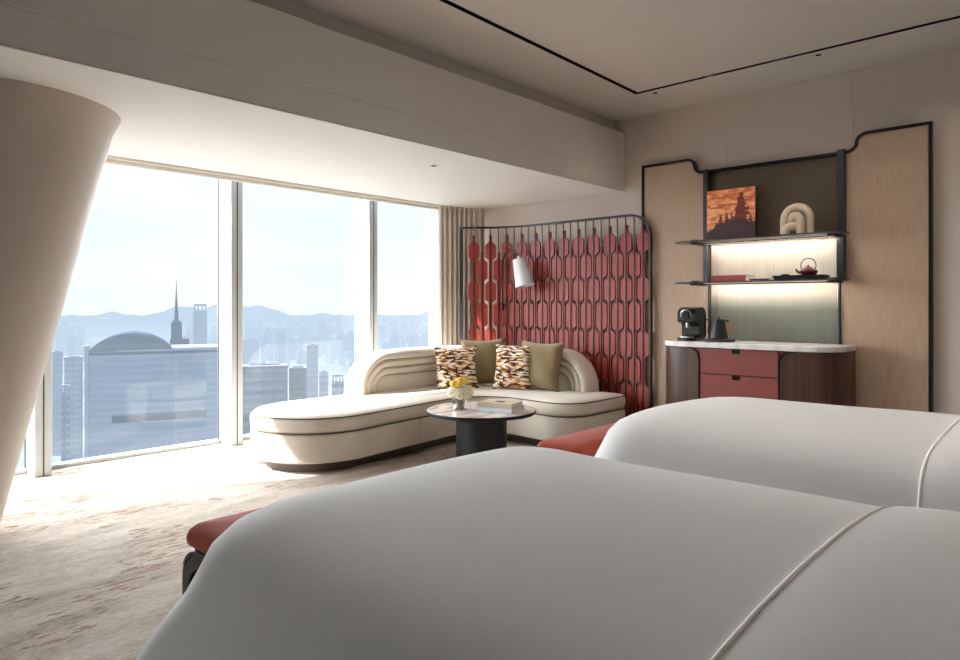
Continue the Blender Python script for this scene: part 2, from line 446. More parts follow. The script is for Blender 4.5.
# curtains
def drape(path, amp, waves, z0, z1, seed, n=260):
    r = random.Random(seed); P = smoothpath(path, 30); b = BM(); loops = []
    L = [0]
    for a, c in zip(P, P[1:]): L.append(L[-1] + (c - a).length)
    ph = [r.uniform(-.6, .6) for _ in range(waves * 2 + 4)]
    def at(s):
        d = s * L[-1]; i = 0
        while i < len(P) - 2 and L[i + 1] < d: i += 1
        t = (P[i + 1] - P[i]).normalized(); q = P[i].lerp(P[i + 1], min(1, (d - L[i]) / max(1e-6, L[i + 1] - L[i])))
        return q, Vector((t.y, -t.x, 0))
    for z in [z0 + (z1 - z0) * k / 8 for k in range(9)]:
        row = []; f = (z - z0) / (z1 - z0)
        for i in range(n + 1):
            s = i / n; q, nn = at(s); k = s * waves * 2
            a = amp * (1 - .25 * f) * math.sin(PI * k + ph[int(k)] * .5 * math.sin(PI * (k % 1)) + .25 * (1 - f) * math.sin(k * 1.7 + seed))
            a += amp * .25 * math.sin(2.7 * k + seed)
            row.append(tuple(q + nn * a) [:2] + (z,))
        loops.append(row)
    loft(b, loops, False, False, False); return b
b = drape([(-5.17, 4.95, 0), (-5.15, 5.18, 0), (-5.08, 5.34, 0), (-4.97, 5.45, 0)], .042, 9, .012, 2.26, 3)
one('curtain', b, M['curtain'], 'taupe pleated curtain gathered in the corner beside the window', 'curtain', (-5.15, 5.2, 0), smooth=80)
b = drape([(-5.36, 4.97, 0), (-5.36, 5.15, 0), (-5.34, 5.4, 0)], .03, 6, .012, 2.45, 8, 160)
one('sheer_curtain', b, M['sheer'], 'white translucent sheer curtain drawn back at the last window pane', 'curtain', (-5.36, 5.0, 0), smooth=80)

# recessed downlights
def downlight(x, y, z, label):
    t = thing('recessed_downlight', label, 'ceiling light', (x, y, z), None)
    b = BM(); lathe(b, [(.024, -.003), (.036, -.003), (.036, 0), (.024, 0)], (x, y, z), 24); obj('trim_ring', b, M['white'], t)
    b = BM(); lathe(b, [(.001, -.0045), (.02, -.0045), (.023, 0)], (x, y, z), 20); obj('lens', b, M['slot'], t)
downlight(-2.69, 4.99, CH, 'small round downlight in the ceiling just beyond the corner of the black slot')
downlight(-1.46, 4.99, CH, 'small round downlight in the ceiling above the niche with shelves')
downlight(-3.73, 3.52, SB, 'small round downlight in the lowered ceiling strip over the sofa')

# ------------------------------------------------------------------ panelled minibar wall
YP = 5.44
t = thing('wall_panel', 'beige wood wall panel with black stepped frame and fluted centre niche', 'wall panel', (-1.97, YP, 0))
XL0, XL1, XR1, XR0 = -3.05, -2.45, -1.43, -.885      # outer left, niche left, niche right, outer right
ZH, ZM = 2.43, 2.31
def ogee(xa, za, xb, zb, n=10):   # two quarter arcs between two heights
    xm, zm = (xa + xb) / 2, (za + zb) / 2
    A = [(xa + (xm - xa) * math.sin(PI / 2 * k / n), zm + (za - zm) * math.cos(PI / 2 * k / n)) for k in range(n + 1)]
    B = [(xb + (xm - xb) * math.cos(PI / 2 * k / n), zm + (zb - zm) * math.sin(PI / 2 * k / n)) for k in range(1, n + 1)]
    return A + B
left_top = [(XL0, ZH)] + ogee(-2.63, ZH, -2.50, ZM) + [(XL1, ZM)]
right_top = [(XR1, ZM)] + ogee(-1.41, ZM, -1.26, ZH) + [(XR0, ZH)]
def board(bm, top, z0, y0, y1):
    pts = [(top[0][0], z0)] + top + [(top[-1][0], z0)]
    loft(bm, [[(x, y, z) for x, z in pts] for y in (y0, y1)])
b = BM(); board(b, left_top, 0, YP, YB); obj('wood_panel', b, M['oak'], t)
b = BM(); board(b, right_top, 0, YP, YB); obj('wood_panel', b, M['oak'], t)
b = BM()
path = [(XL0, YP, 0), (XL0, YP, ZH)] + [(x, YP, z) for x, z in left_top[1:]] + [(x, YP, z) for x, z in right_top] + [(XR0, YP, 0)]
bar(b, [(x, YP + .012, z) for x, y, z in path], (0, 1, 0), .021, .045); obj('frame', b, M['black'], t)
b = BM(); box(b, XL1, XR1, YP + .02, YB - .005, 1.70, ZM - .01); obj('niche_back', b, M['niche_dark'], t)
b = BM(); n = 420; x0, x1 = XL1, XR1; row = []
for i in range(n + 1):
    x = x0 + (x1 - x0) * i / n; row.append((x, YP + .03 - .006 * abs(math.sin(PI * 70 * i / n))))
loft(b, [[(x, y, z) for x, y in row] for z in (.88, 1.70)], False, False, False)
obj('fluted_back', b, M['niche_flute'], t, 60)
b = BM(); box(b, XL1 - .02, XL1 + .02, YP - .05, YP + .02, 1.39, ZM + .01, .003, 1); box(b, XL1 + .012, XL1 + .02, YP - .02, YP + .02, .9, 1.39); obj('post', b, M['steel'], t)
b = BM(); box(b, XR1 - .025, XR1 + .025, YP - .05, YP + .02, 1.39, ZM + .02, .003, 1); box(b, XR1 - .02, XR1 - .012, YP - .02, YP + .02, .9, 1.39); obj('post', b, M['steel'], t)
def shelf(z, label):
    s = thing('wall_shelf', label, 'shelf', (-1.985, 5.25, z), 'shelves across the niche')
    pl = rpoly([(-2.63, 5.13, .11), (-1.34, 5.13, .11), (-1.34, 5.365, .11), (-2.63, 5.365, .11)], 10)
    b = BM(); slab(b, pl, [(.012, z - .011), (.006, z - .012), (.006, z - .002), (.012, z)]); obj('board', b, M['shelf'], s)
    b = BM(); tube(b, [(x, y, z - .006) for x, y in pl], .0055, 8, True); obj('edge_trim', b, M['steel'], s)
    b = BM(); box(b, -2.47, -1.42, 5.30, 5.312, z - .022, z - .0125); box(b, -2.47, -1.42, 5.37, 5.38, z - .022, z - .0125); obj('rail', b, M['bronze'], s)
    for x in (XL1, XR1):
        b = BM(); box(b, x - .022, x + .022, 5.15, 5.37, z - .028, z - .013, .003, 1)
        tube(b, [(x + .03 * math.cos(a), 5.2 + .03 * math.sin(a), z + .004) for a in [2 * PI * k / 16 for k in range(16)]], .005, 6, True)
        obj('bracket', b, M['black'], s)
    b = BM(); box(b, -2.43, -1.45, 5.32, 5.36, z - .018, z - .0125); obj('led_strip', b, M['led'], s)
    L = bpy.data.lights.new('led_light', 'AREA'); L.shape = 'RECTANGLE'; L.size = .96; L.size_y = .04; L.color = (1, .88, .76)
    L.energy = 4.0 if z > 1.5 else 3.0
    lo = bpy.data.objects.new('led_light', L); C.objects.link(lo); lo.location = (-1.94, 5.34, z - .022); lo.rotation_euler = (math.radians(25), 0, 0)
shelf(1.715, 'upper grey glass shelf holding the painting and the knotted sculpture')
shelf(1.385, 'lower grey glass shelf holding the red teapot and books')

# ------------------------------------------------------------------ minibar cabinet
CX0, CX1, CYF, CYB = -2.695, -1.335, 5.0, 5.42
cab = thing('minibar_cabinet', 'dark striped wood minibar cabinet with rounded ends and red drawers', 'cabinet', (-1.99, 5.2, 0))
DX0, DX1 = -2.325, -1.735
pl = rpoly([(CX0 + .03, CYF + .03, .2), (CX1 - .03, CYF + .03, .2), (CX1 - .03, CYB - .003, 0), (CX0 + .03, CYB - .003, 0)], 12)
b = BM(); slab(b, pl, [(0, .05), (0, .872)]); obj('carcass', b, M['dark_wood'], cab)
b = BM(); slab(b, inset(pl, .03), [(0, 0), (0, .05)]); obj('plinth', b, M['black'], cab)
def curved_door(sgn):
    # plan path from the wall round the corner to the inner edge of the drawer bay
    x_out = CX0 + .002 if sgn < 0 else CX1 - .002; x_in = DX0 - .004 if sgn < 0 else DX1 + .004
    r = .22; pts = [(x_out, CYB - .003), (x_out, CYF + .01 + r)]
    cx = x_out - sgn * r; cy = CYF + .01 + r
    for k in range(1, 13):
        a = PI / 2 * k / 12; pts.append((cx + sgn * r * math.cos(a), cy - r * math.sin(a)))
    n = 14
    for k in range(1, n + 1): pts.append((pts[13][0] + (x_in - pts[13][0]) * k / n, CYF + .01))
    rc = .085; outer, inner = [], []
    top = []
    for x, y in pts:
        d = rc - abs(x_in - x) if abs(y - CYF - .01) < 1e-4 else 0
        top.append(.868 - (rc - math.sqrt(max(0, rc * rc - d * d)) if d > 0 else 0))
    b = BM()
    cols = []
    for (x, y), zt in zip(pts, top):
        nx, ny = 0, 1
        dx = max(-1, min(1, (cx - x) / r)) if y < cy and (sgn * (x - cx) > 0) else (0 if y < cy else -sgn)
        dy = max(-1, min(1, (cy - y) / r)) if y < cy else 0
        q = (x + .02 * dx, y + .02 * dy)
        cols.append([(x, y, .06), (x, y, zt), (q[0], q[1], zt), (q[0], q[1], .06)])
    loft(b, cols); d = obj('side_door', b, M['ebony'], cab, 40)
    b = BM(); e = []
    for (x, y), zt in list(zip(pts, top))[18:]: e.append((x, CYF + .008, zt))
    e.append((x_in, CYF + .008, .06)); tube(b, e, .006, 6); obj('edge_band', b, M['black'], d)
curved_door(-1); curved_door(1)
for x0, x1 in ((DX0 - .11, DX0 + .001), (DX1 - .001, DX1 + .11)):
    b = BM(); box(b, x0, x1, CYF + .024, CYF + .031, .7, .869); obj('corner_infill', b, M['red_drawer'], cab)
for k, (z0, z1) in enumerate(((.678, .866), (.455, .671), (.232, .448), (.07, .225))):
    xm = (DX0 + DX1) / 2 - .01
    b = BM(); w = .03; h = .033       # front with a rounded pull cut-out at its top edge
    top = [(DX0 + .003, z1), (xm - w, z1)]
    top += [(xm - w + .01 * (1 - math.cos(a)), z1 - h + .01 - .01 * math.sin(a)) for a in [PI / 2 * j / 4 for j in range(5)]]
    top += [(xm + w - .01 + .01 * math.sin(a), z1 - h + .01 - .01 * math.cos(a)) for a in [PI / 2 * j / 4 for j in range(5)]]
    top += [(xm + w, z1), (DX1 - .003, z1), (DX1 - .003, z0), (DX0 + .003, z0)]
    loft(b, [[(x, y, z) for x, z in top] for y in (CYF + .012, CYF + .03)])
    d = obj('drawer', b, M['red_drawer'], cab)
    b = BM(); box(b, xm - w + .001, xm + w - .001, CYF + .024, CYF + .0295, z1 - h + .001, z1)
    tube(b, [(xm - w + .003, CYF + .012, z1 - .001), (xm - w + .003, CYF + .012, z1 - h + .008), (xm - w + .01, CYF + .012, z1 - h + .003), (xm + w - .01, CYF + .012, z1 - h + .003), (xm + w - .003, CYF + .012, z1 - h + .008), (xm + w - .003, CYF + .012, z1 - .001)], .003, 6)
    obj('pull', b, M['black'], d)
pl = rpoly([(CX0, CYF - .004, .22), (CX1, CYF - .004, .22), (CX1, CYB, 0), (CX0, CYB, 0)], 14)
b = BM(); slab(b, pl, [(.004, .8725), (0, .876), (0, .908), (.004, .913), (.012, .914)])
one('countertop', b, M['marble'], 'white veined marble worktop with rounded corners on the minibar cabinet', 'countertop', (-1.99, 5.2, .8725))
CT = .914

# coffee machine
cm = thing('coffee_machine', 'black capsule coffee machine with chrome dial ring on the worktop', 'coffee machine', (-2.475, 5.2, CT))
cx, cy = -2.475, 5.2
b = BM(); slab(b, rpoly([(cx - .075, cy - .13, .03), (cx + .075, cy - .13, .03), (cx + .075, cy + .11, .03), (cx - .075, cy + .11, .03)], 6), [(.004, CT), (0, CT + .004), (0, CT + .022), (.006, CT + .026)]); obj('base', b, M['gloss_black'], cm)
b = BM(); prof = [(.10, CT + .024), (.10, CT + .2), (.085, CT + .245), (.04, CT + .268), (-.03, CT + .268), (-.085, CT + .25), (-.11, CT + .21), (-.11, CT + .15), (-.05, CT + .14), (-.03, CT + .12), (-.03, CT + .024)]
pp = rpoly([(y, z, .018) for y, z in prof], 5)
loft(b, [[(cx + s * (.066 + e), cy + (y - 0) , z) for y, z in inset(pp, i)] for s, e, i in ((-1, 0, .008), (-1, .008, 0), (1, .008, 0), (1, 0, .008))])
obj('body', b, M['gloss_black'], cm)
ringM = Matrix.Translation((cx, cy - .108, CT + .205)) @ Matrix.Rotation(PI / 2 + .22, 4, 'X')
b = BM(); tube(b, [(.042 * math.cos(a), .042 * math.sin(a), 0) for a in [2 * PI * k / 32 for k in range(32)]], .006, 8, True); xf(b, ringM); obj('dial_ring', b, M['chrome'], cm)
b = BM(); lathe(b, [(.0, .012), (.03, .012), (.036, .004), (.036, -.01)], (0, 0, 0), 28); xf(b, ringM); obj('dial', b, M['matte_black'], cm)
b = BM(); lathe(b, [(.012, CT + .105), (.016, CT + .11), (.016, CT + .145)], (cx, cy - .075, 0), 16); obj('spout', b, M['chrome'], cm)
b = BM(); slab(b, rpoly([(cx - .05, cy - .125, .02), (cx + .05, cy - .125, .02), (cx + .05, cy - .04, .02), (cx - .05, cy - .04, .02)], 5), [(0, CT + .026), (0, CT + .036), (.004, CT + .038)]); obj('drip_tray', b, M['chrome'], cm)

# gooseneck kettle on its power base
kx, ky = -2.235, 5.16
kt = thing('kettle_base', 'flat black kettle base plate beside the coffee machine', 'kettle base', (kx, ky, CT))
b = BM(); slab(b, rpoly([(kx - .1, ky - .07, .03), (kx + .11, ky - .07, .03), (kx + .11, ky + .075, .03), (kx - .1, ky + .075, .03)], 6), [(.004, CT), (0, CT + .004), (0, CT + .018), (.004, CT + .022)]); obj('plate', b, M['matte_black'], kt)
b = BM(); lathe(b, [(.012, 0), (.012, .004), (.001, .005)], (kx + .085, ky - .05, CT + .0215), 16); obj('dial', b, M['chrome'], kt)
kz = CT + .022
kt = thing('kettle', 'matt black gooseneck kettle with copper toned handle grip', 'kettle', (kx, ky, kz))
b = BM(); lathe(b, [(.001, 0), (.066, 0), (.07, .006), (.066, .02), (.046, .135), (.044, .145), (.001, .146)], (kx, ky, kz), 36); obj('body', b, M['matte_black'], kt)
b = BM(); lathe(b, [(.043, .145), (.041, .152), (.012, .156), (.01, .16), (.014, .17), (.001, .174)], (kx, ky, kz), 28); obj('lid', b, M['matte_black'], kt)
b = BM(); tube(b, smoothpath([(kx - .055, ky, kz + .03), (kx - .085, ky, kz + .05), (kx - .08, ky, kz + .1), (kx - .075, ky, kz + .135), (kx - .1, ky, kz + .15)], 6), [.009] * 12 + [.007] * 13, 8); obj('spout', b, M['matte_black'], kt)
b = BM(); tube(b, [(kx + .04, ky, kz + .138), (kx + .075, ky, kz + .142), (kx + .085, ky, kz + .13)], .007, 8); hd = obj('handle', b, M['matte_black'], kt)
b = BM(); tube(b, [(kx + .08, ky, kz + .137), (kx + .087, ky, kz + .11), (kx + .094, ky, kz + .05), (kx + .095, ky, kz + .035)], [.009, .011, .01, .007], 10); obj('grip', b, M['copper'], hd)

# painting leaning on the upper shelf (canvas colours computed per vertex)
px0, px1, pz0, pz1 = -2.405, -2.01, 1.715, 2.125
pt = thing('painting', 'square orange canvas of dark trees leaning on the upper shelf', 'painting', ((px0 + px1) / 2, 5.33, 1.715))
b = BM(); box(b, px0, px1, 5.318, 5.348, pz0, pz1, .002, 1); obj('stretcher', b, M['dark_wood'], pt)
n = 96; b = BM(); vl = b.loops.layers.color.new('Col')
rr = random.Random(4)
vn = [[rr.random() for _ in range(130)] for _ in range(130)]
def vnoise(x, y):
    x %= 120; y %= 120
    i, j = int(x), int(y); fx, fy = x - i, y - j; fx = fx * fx * (3 - 2 * fx); fy = fy * fy * (3 - 2 * fy)
    return (vn[i][j] * (1 - fx) + vn[i + 1][j] * fx) * (1 - fy) + (vn[i][j + 1] * (1 - fx) + vn[i + 1][j + 1] * fx) * fy
def pcol(u, w):
    k = .5 * vnoise(u * 7 + 3, w * 26) + .3 * vnoise(u * 20, w * 60) + .2 * vnoise(u * 50, w * 90)
    sky = [(186, 92, 56), (232, 140, 88), (252, 186, 134)]
    k2 = max(0, min(1, (k - .25) / .5)); a, c = (sky[0], sky[1]) if k2 < .5 else (sky[1], sky[2]); f = (k2 * 2) % 1 if k2 < 1 else 1
    col = [a[i] + (c[i] - a[i]) * f for i in range(3)]
    edge = .30 + .12 * math.sin(u * 4 - .9) + .10 * (vnoise(u * 14, 9) - .5) + .06 * (vnoise(u * 40, 3) - .5)
    tree = False
    for x0, h0, h1, wd in ((.72, .2, .92, .19), (.66, .2, .7, .14), (.52, .2, .56, .06), (.42, .2, .55, .07), (.3, .15, .52, .07), (.2, .1, .36, .06), (.62, .2, .66, .05), (.9, .2, .5, .06)):
        if h0 < w < h1:
            ww = wd * min(1, 1.5 - 1.3 * (w - h0) / (h1 - h0)) * (.25 + 1.15 * vnoise(u * 26 + 5, w * 40))
            if abs(u - x0) < ww: tree = True
    if w < edge: col = [54 + 26 * k, 36 + 10 * k, 40 + 10 * k]
    elif tree: col = [90 + 50 * k, 34 + 22 * k, 28 + 10 * k]
    return (col[0] / 255, col[1] / 255, col[2] / 255, 1)
vs = [[b.verts.new((px0 + .003 + (px1 - px0 - .006) * i / n, 5.3165, pz0 + .003 + (pz1 - pz0 - .006) * j / n)) for j in range(n + 1)] for i in range(n + 1)]
for i in range(n):
    for j in range(n):
        f = b.faces.new((vs[i][j], vs[i + 1][j], vs[i + 1][j + 1], vs[i][j + 1]))
        for lp, (a, c) in zip(f.loops, ((i, j), (i + 1, j), (i + 1, j + 1), (i, j + 1))): lp[vl] = pcol(a / n, c / n)
obj('canvas', b, M['canvas'], pt, 0)

# knotted ceramic sculpture
sx, sy, sz = -1.685, 5.25, 1.717
b = BM(); R = .03
arch = [(-.088, .005, R)] + [(-.088, .005, .07)] + [(.088 * -math.cos(a), .005, .115 + .088 * math.sin(a)) for a in [PI * k / 12 for k in range(13)]] + [(.088, .005, .07), (.088, .005, R * .2)]
inn = smoothpath([(.034, -.028, .002), (.036, -.03, .06), (.03, -.03, .115), (0, -.026, .138), (-.026, -.012, .122), (-.03, 0, .09), (-.0, -.0, .06), (.03, .0, .035)], 6)
fr = smoothpath([(-.07, -.05, .0), (-.062, -.05, .03), (-.035, -.045, .055), (-.005, -.03, .06), (.02, -.01, .07)], 6)
for p in (arch, inn, fr): tube(b, [(sx + x, sy + y, sz + max(z, 0)) for x, y, z in p], R, 14)
one('sculpture', b, M['ivory'], 'cream ceramic knot sculpture of looped tubes on the upper shelf', 'sculpture', (sx, sy, sz), smooth=60)

# items on the lower shelf
SZ = 1.385
def book(x0, x1, y0, y1, z, h, cover, label, rot=0, name='book', group=None):
    c = ((x0 + x1) / 2, (y0 + y1) / 2, z)
    t = thing(name, label, 'book', c, group); hw, hd = (x1 - x0) / 2, (y1 - y0) / 2
    b = BM(); box(b, -hw, hw, -hd, hd, 0, .003); box(b, -hw, hw, -hd, hd, h - .003, h); box(b, -hw, hw, -hd, -hd + .003, 0, h); obj('cover', b, cover, t, local=True)
    b = BM(); box(b, -hw + .004, hw - .004, -hd + .003, hd - .004, .003, h - .003); obj('pages', b, M['paper'], t, local=True)
    t.rotation_euler = (0, 0, rot); return t
book(-2.30, -2.03, 5.17, 5.34, SZ, .045, M['red_book'], 'red cloth book lying flat on the lower shelf')
book(-2.015, -1.87, 5.2, 5.33, SZ, .014, M['matte_black'], 'thin dark notebook flat on the lower shelf beside the red book', name='notebook')
tr_ = thing('tray', 'black rectangular tea tray on the lower shelf', 'tray', (-1.66, 5.24, SZ))
b = BM(); pl = rpoly([(-1.83, 5.15, .02), (-1.48, 5.15, .02), (-1.48, 5.34, .02), (-1.83, 5.34, .02)], 5)
slab(b, pl, [(.012, SZ), (0, SZ + .028), (.004, SZ + .03), (.01, SZ + .024), (.03, SZ + .023)]); obj('dish', b, M['matte_black'], tr_)
b = BM(); slab(b, inset(pl, -.003), [(.003, SZ + .0255), (0, SZ + .026), (0, SZ + .031), (.006, SZ + .031), (.006, SZ + .027)]); obj('rim', b, M['gloss_black'], tr_)
tx, ty, tz = -1.60, 5.235, SZ + .0235
tp = thing('teapot', 'small dark red cast iron teapot with black hoop handle', 'teapot', (tx, ty, tz))
b = BM(); lathe(b, [(.001, 0), (.036, 0), (.044, .006), (.062, .028), (.064, .036), (.055, .048), (.03, .058), (.028, .06), (.001, .061)], (tx, ty, tz), 32); obj('body', b, M['teapot'], tp)
b = BM(); lathe(b, [(.03, .058), (.024, .065), (.006, .068), (.005, .072), (.008, .078), (.001, .082)], (tx, ty, tz), 24); obj('lid', b, M['teapot'], tp)
b = BM(); tube(b, [(tx - .055, ty, tz + .026), (tx - .075, ty, tz + .036), (tx - .088, ty, tz + .054)], [.012, .009, .006], 8); obj('spout', b, M['teapot'], tp)
b = BM(); tube(b, [(tx + .052 * math.cos(a), ty, tz + .078 + .052 * math.sin(a)) for a in [-.65 + (PI + 1.3) * k / 24 for k in range(25)]], .0032, 8); obj('handle', b, M['black'], tp)
b = BM(); lathe(b, [(.001, 0), (.018, 0), (.03, .018), (.027, .018), (.016, .004), (.001, .004)], (-1.755, 5.22, SZ + .0235), 24)
one('teacup', b, M['matte_black'], 'tiny dark tea cup on the tray left of the teapot', 'cup', (-1.755, 5.22, SZ + .0235))

# ------------------------------------------------------------------ slatted red screen
scr = thing('divider_screen', 'tall curved screen of red paddle slats on black bars behind the sofa', 'screen', (-3.9, 5.38, 0))
corner = smoothpath([(-2.955, 5.40, 0), (-3.6, 5.40, 0), (-4.2, 5.40, 0), (-4.45, 5.385, 0), (-4.62, 5.335, 0), (-4.80, 5.215, 0), (-4.97, 5.07, 0)], 12)
PL = [0]
for a, c in zip(corner, corner[1:]): PL.append(PL[-1] + (c - a).length)
def onscr(s, off=0):
    i = 0
    while i < len(corner) - 2 and PL[i + 1] < s: i += 1
    tt = (corner[i + 1] - corner[i]).normalized(); q = corner[i] + tt * (s - PL[i]); nn = Vector((-tt.y, tt.x, 0))
    if nn.y > 0: nn = -nn
    return q + nn * off, tt, nn
SL = PL[-1]; ZT = 2.005; RC = .20
b = BM()
pth = [(0, .01)] + [(0, ZT - RC)] + [(RC - RC * math.cos(a), ZT - RC + RC * math.sin(a)) for a in [PI / 2 * k / 10 for k in range(1, 11)]] + [(RC + (SL - RC) * k / 40, ZT) for k in range(1, 41)]
loops = []
for i, (s, z) in enumerate(pth):
    a = pth[max(0, i - 1)]; c = pth[min(len(pth) - 1, i + 1)]; dx, dz = c[0] - a[0], c[1] - a[1]; l = math.hypot(dx, dz); nx, nz = -dz / l * .009, dx / l * .009
    L = []
    for sg, off in ((1, .02), (-1, .02), (-1, -.02), (1, -.02)):
        q, tt, nn = onscr(max(0, min(SL, s + 0)), off); q = q + tt * (nx * sg); L.append((q.x, q.y, z + nz * sg))
    loops.append(L)
loft(b, loops); obj('frame', b, M['bronze'], scr)
b = BM(); q, tt, nn = onscr(SL - .012, 0); loops = []
for z in (.005, ZT + .011):
    loops.append([tuple(q + tt * a + nn * c)[:2] + (z,) for a, c in ((-.018, .035), (.018, .035), (.018, -.035), (-.018, -.035))])
loft(b, loops); obj('end_post', b, M['steel'], scr)
NB = 23; pitch = .0862
H = [.0]   # row boundaries measured from the top
rows = [ZT - .10, ZT - .33, ZT - .55, ZT - .77, ZT - 1.03, ZT - 1.27, ZT - 1.50, ZT - 1.73, ZT - 1.96]
def paddle(typ):
    """half-width profile along z (top to bottom) of one bar's red slat"""
    W, w0 = .056, .019; P = []
    z_start = rows[0] + .02 if typ else rows[1] + .07
    P.append((z_start, .014)); P.append((z_start - .065, .014))
    first = True
    for k in range(len(rows) - 1):
        zt, zb = rows[k], rows[k + 1]
        if (k % 2 == 0) == bool(typ):
            if first: zt = z_start - .065; first = False
            P += [(zt - .0, .016), (zt - .012, .026), (zt - .03, .050), (zt - .042, W), (zb + .03, W), (zb + .022, .054), (zb + .006, .036), (zb - .004, w0)]
        elif not first: P += [(zt - .02, w0), (zb + .01, w0)]
    return P
for i in range(NB):
    s = .075 + pitch * i; typ = i % 2 == 0
    if s > SL - .03: break
    zt = ZT - .01 if s > RC else ZT - RC + math.sqrt(max(0, RC * RC - (RC - s) ** 2)) - .01
    b = BM(); loops = []
    for z in (.01, zt):
        q, tt, nn = onscr(s, .012); loops.append([tuple(q + tt * a + nn * c)[:2] + (z,) for a, c in ((-.0045, -.006), (.0045, -.006), (.0045, -.013), (-.0045, -.013))])
    loft(b, loops)
    for k in range(len(rows) - 1):
        zc = (rows[k] + rows[k + 1]) / 2
        if (k % 2 == 0) != typ:
            q, tt, nn = onscr(s, .003); ball(b, (q.x, q.y, zc), .007, 1)
    obj('bar', b, M['bronze'], scr)
    P = paddle(typ)
    if s > .55: P = [p for p in P if p[0] > .38]
    b = BM(); loops = []
    for off in (-.022, -.002):
        L = []
        for z, w in P: q, tt, nn = onscr(s, off); L.append(tuple(q - tt * w)[:2] + (z,))
        for z, w in P[::-1]: q, tt, nn = onscr(s, off); L.append(tuple(q + tt * w)[:2] + (z,))
        loops.append(L)
    loft(b, loops); obj('red_slat', b, M['red'], scr, 30)
# reading lamp fixed to the screen
q, tt, nn = onscr(1.66, .04)
lp = thing('reading_lamp', 'white cone shade reading lamp on a curved black arm from the red screen', 'lamp', (q.x, q.y, 1.145))
a0 = Vector((q.x, q.y, 1.145)); hx = Vector((.734, .68, 0)); fw = Vector((.45, -.89, 0))
b = BM(); top = Vector((-4.545, 5.16, 1.70))
arm = smoothpath([a0, a0 + Vector((0, 0, .25)), a0 + Vector((0, 0, .46)), a0 + Vector((.03, -.01, .56)), a0 + Vector((.12, -.03, .615)), a0 + Vector((.22, -.05, .58)), a0 + Vector((.265, -.06, .535))], 8)
tube(b, arm, .008, 8); obj('arm', b, M['black'], lp)
b = BM(); box(b, a0.x - .01, a0.x + .01, a0.y - .004, a0.y + .02, 1.15, 1.21, .004, 1); obj('mount', b, M['black'], lp)
e = arm[-1]; ax = Vector((.24, .06, -1)).normalized(); mt = Matrix.Translation(e) @ ax.to_track_quat('Z', 'Y').to_matrix().to_4x4()
b = BM(); lathe(b, [(.058, .02), (.066, .025), (.098, .30), (.096, .30), (.064, .028), (.056, .024)], (0, 0, 0), 36); xf(b, mt); obj('lamp_shade', b, M['shade'], lp)
b = BM(); lathe(b, [(.012, -.01), (.018, 0), (.018, .02), (.06, .021), (.06, .0235), (.016, .025), (.016, .08), (.012, .1)], (0, 0, 0), 24); xf(b, mt); obj('socket', b, M['shade'], lp)

# ------------------------------------------------------------------ sofa
sofa = thing('sofa', 'cream corner sofa with rounded chaise and ribbed arch backrest', 'sofa', (-4.4, 3.9, 0))
SC = [(-3.13, 4.45, .26), (-3.13, 5.31, .06), (-4.46, 5.31, .2), (-4.96, 4.93, .2), (-4.96, 2.53, .47), (-3.94, 2.49, .50), (-4.17, 4.52, .36)]
SO = rpoly(SC, 14)
b = BM(); rslab(b, SC, [(.11, 0), (.11, .085)], 14); obj('plinth', b, M['plinth'], sofa)
b = BM(); slab(b, SO, [(.012, .08), (0, .092), (0, .275), (.012, .291)]); obj('base', b, M['boucle'], sofa)
b = BM(); rslab(b, SC, [(.014, .291), (.002, .302), (-.004, .33), (-.004, .372), (.006, .395), (.03, .412), (.08, .421), (.16, .425)], 14); st_ = obj('seat_cushion', b, M['boucle'], sofa, 60)
b = BM(); tube(b, [(x, y, .398) for x, y in inset(SO, .004)], .0045, 6, True); tube(b, [(x, y, .291) for x, y in inset(SO, .002)], .005, 6, True)
tube(b, [(-4.08, 3.70, .09), (-4.08, 3.70, .29)], .0035, 6)
tube(b, [(-4.082, 3.70, .295), (-4.08, 3.70, .395)], .003, 6); obj('piping', b, M['welt'], sofa)
# backrest: an arch outline (s, z) swept on an L-shaped path, stepped in nested bands
fp = smoothpath([(-4.70, 3.57, 0), (-4.70, 4.2, 0), (-4.70, 4.72, 0), (-4.62, 4.95, 0), (-4.38, 5.05, 0), (-4.0, 5.06, 0), (-3.40, 5.06, 0)], 16)
bp_ = smoothpath([(-4.95, 3.57, 0), (-4.95, 4.3, 0), (-4.95, 4.86, 0), (-4.80, 5.09, 0), (-4.50, 5.28, 0), (-4.05, 5.29, 0), (-3.40, 5.29, 0)], 16)
FL = [0]
for a, c in zip(fp, fp[1:]): FL.append(FL[-1] + (c - a).length)
S = FL[-1]
def onback(s, dep):
    s = max(0, min(S, s)); i = 0
    while i < len(fp) - 2 and FL[i + 1] < s: i += 1
    f = (s - FL[i]) / max(1e-6, FL[i + 1] - FL[i])
    return bp_[i].lerp(bp_[i + 1], f).lerp(fp[i].lerp(fp[i + 1], f), dep)
def arcloop(ins, dep, z0=.40, zt=.79, r=.34):
    r = max(.02, r - ins); zt -= ins; pts = []
    for k in range(3): pts.append((ins, z0 + (zt - r - z0) * k / 3))
    for k in range(13): a = PI / 2 * k / 12; pts.append((ins + r - r * math.cos(a), zt - r + r * math.sin(a)))
    for k in range(1, 60): pts.append((ins + r + (S - 2 * ins - 2 * r) * k / 60, zt))
    for k in range(13): a = PI / 2 * k / 12; pts.append((S - ins - r + r * math.sin(a), zt - r + r * math.cos(a)))
    for k in range(2, -1, -1): pts.append((S - ins, z0 + (zt - r - z0) * k / 3))
    return [tuple(onback(s, dep))[:2] + (z,) for s, z in pts]
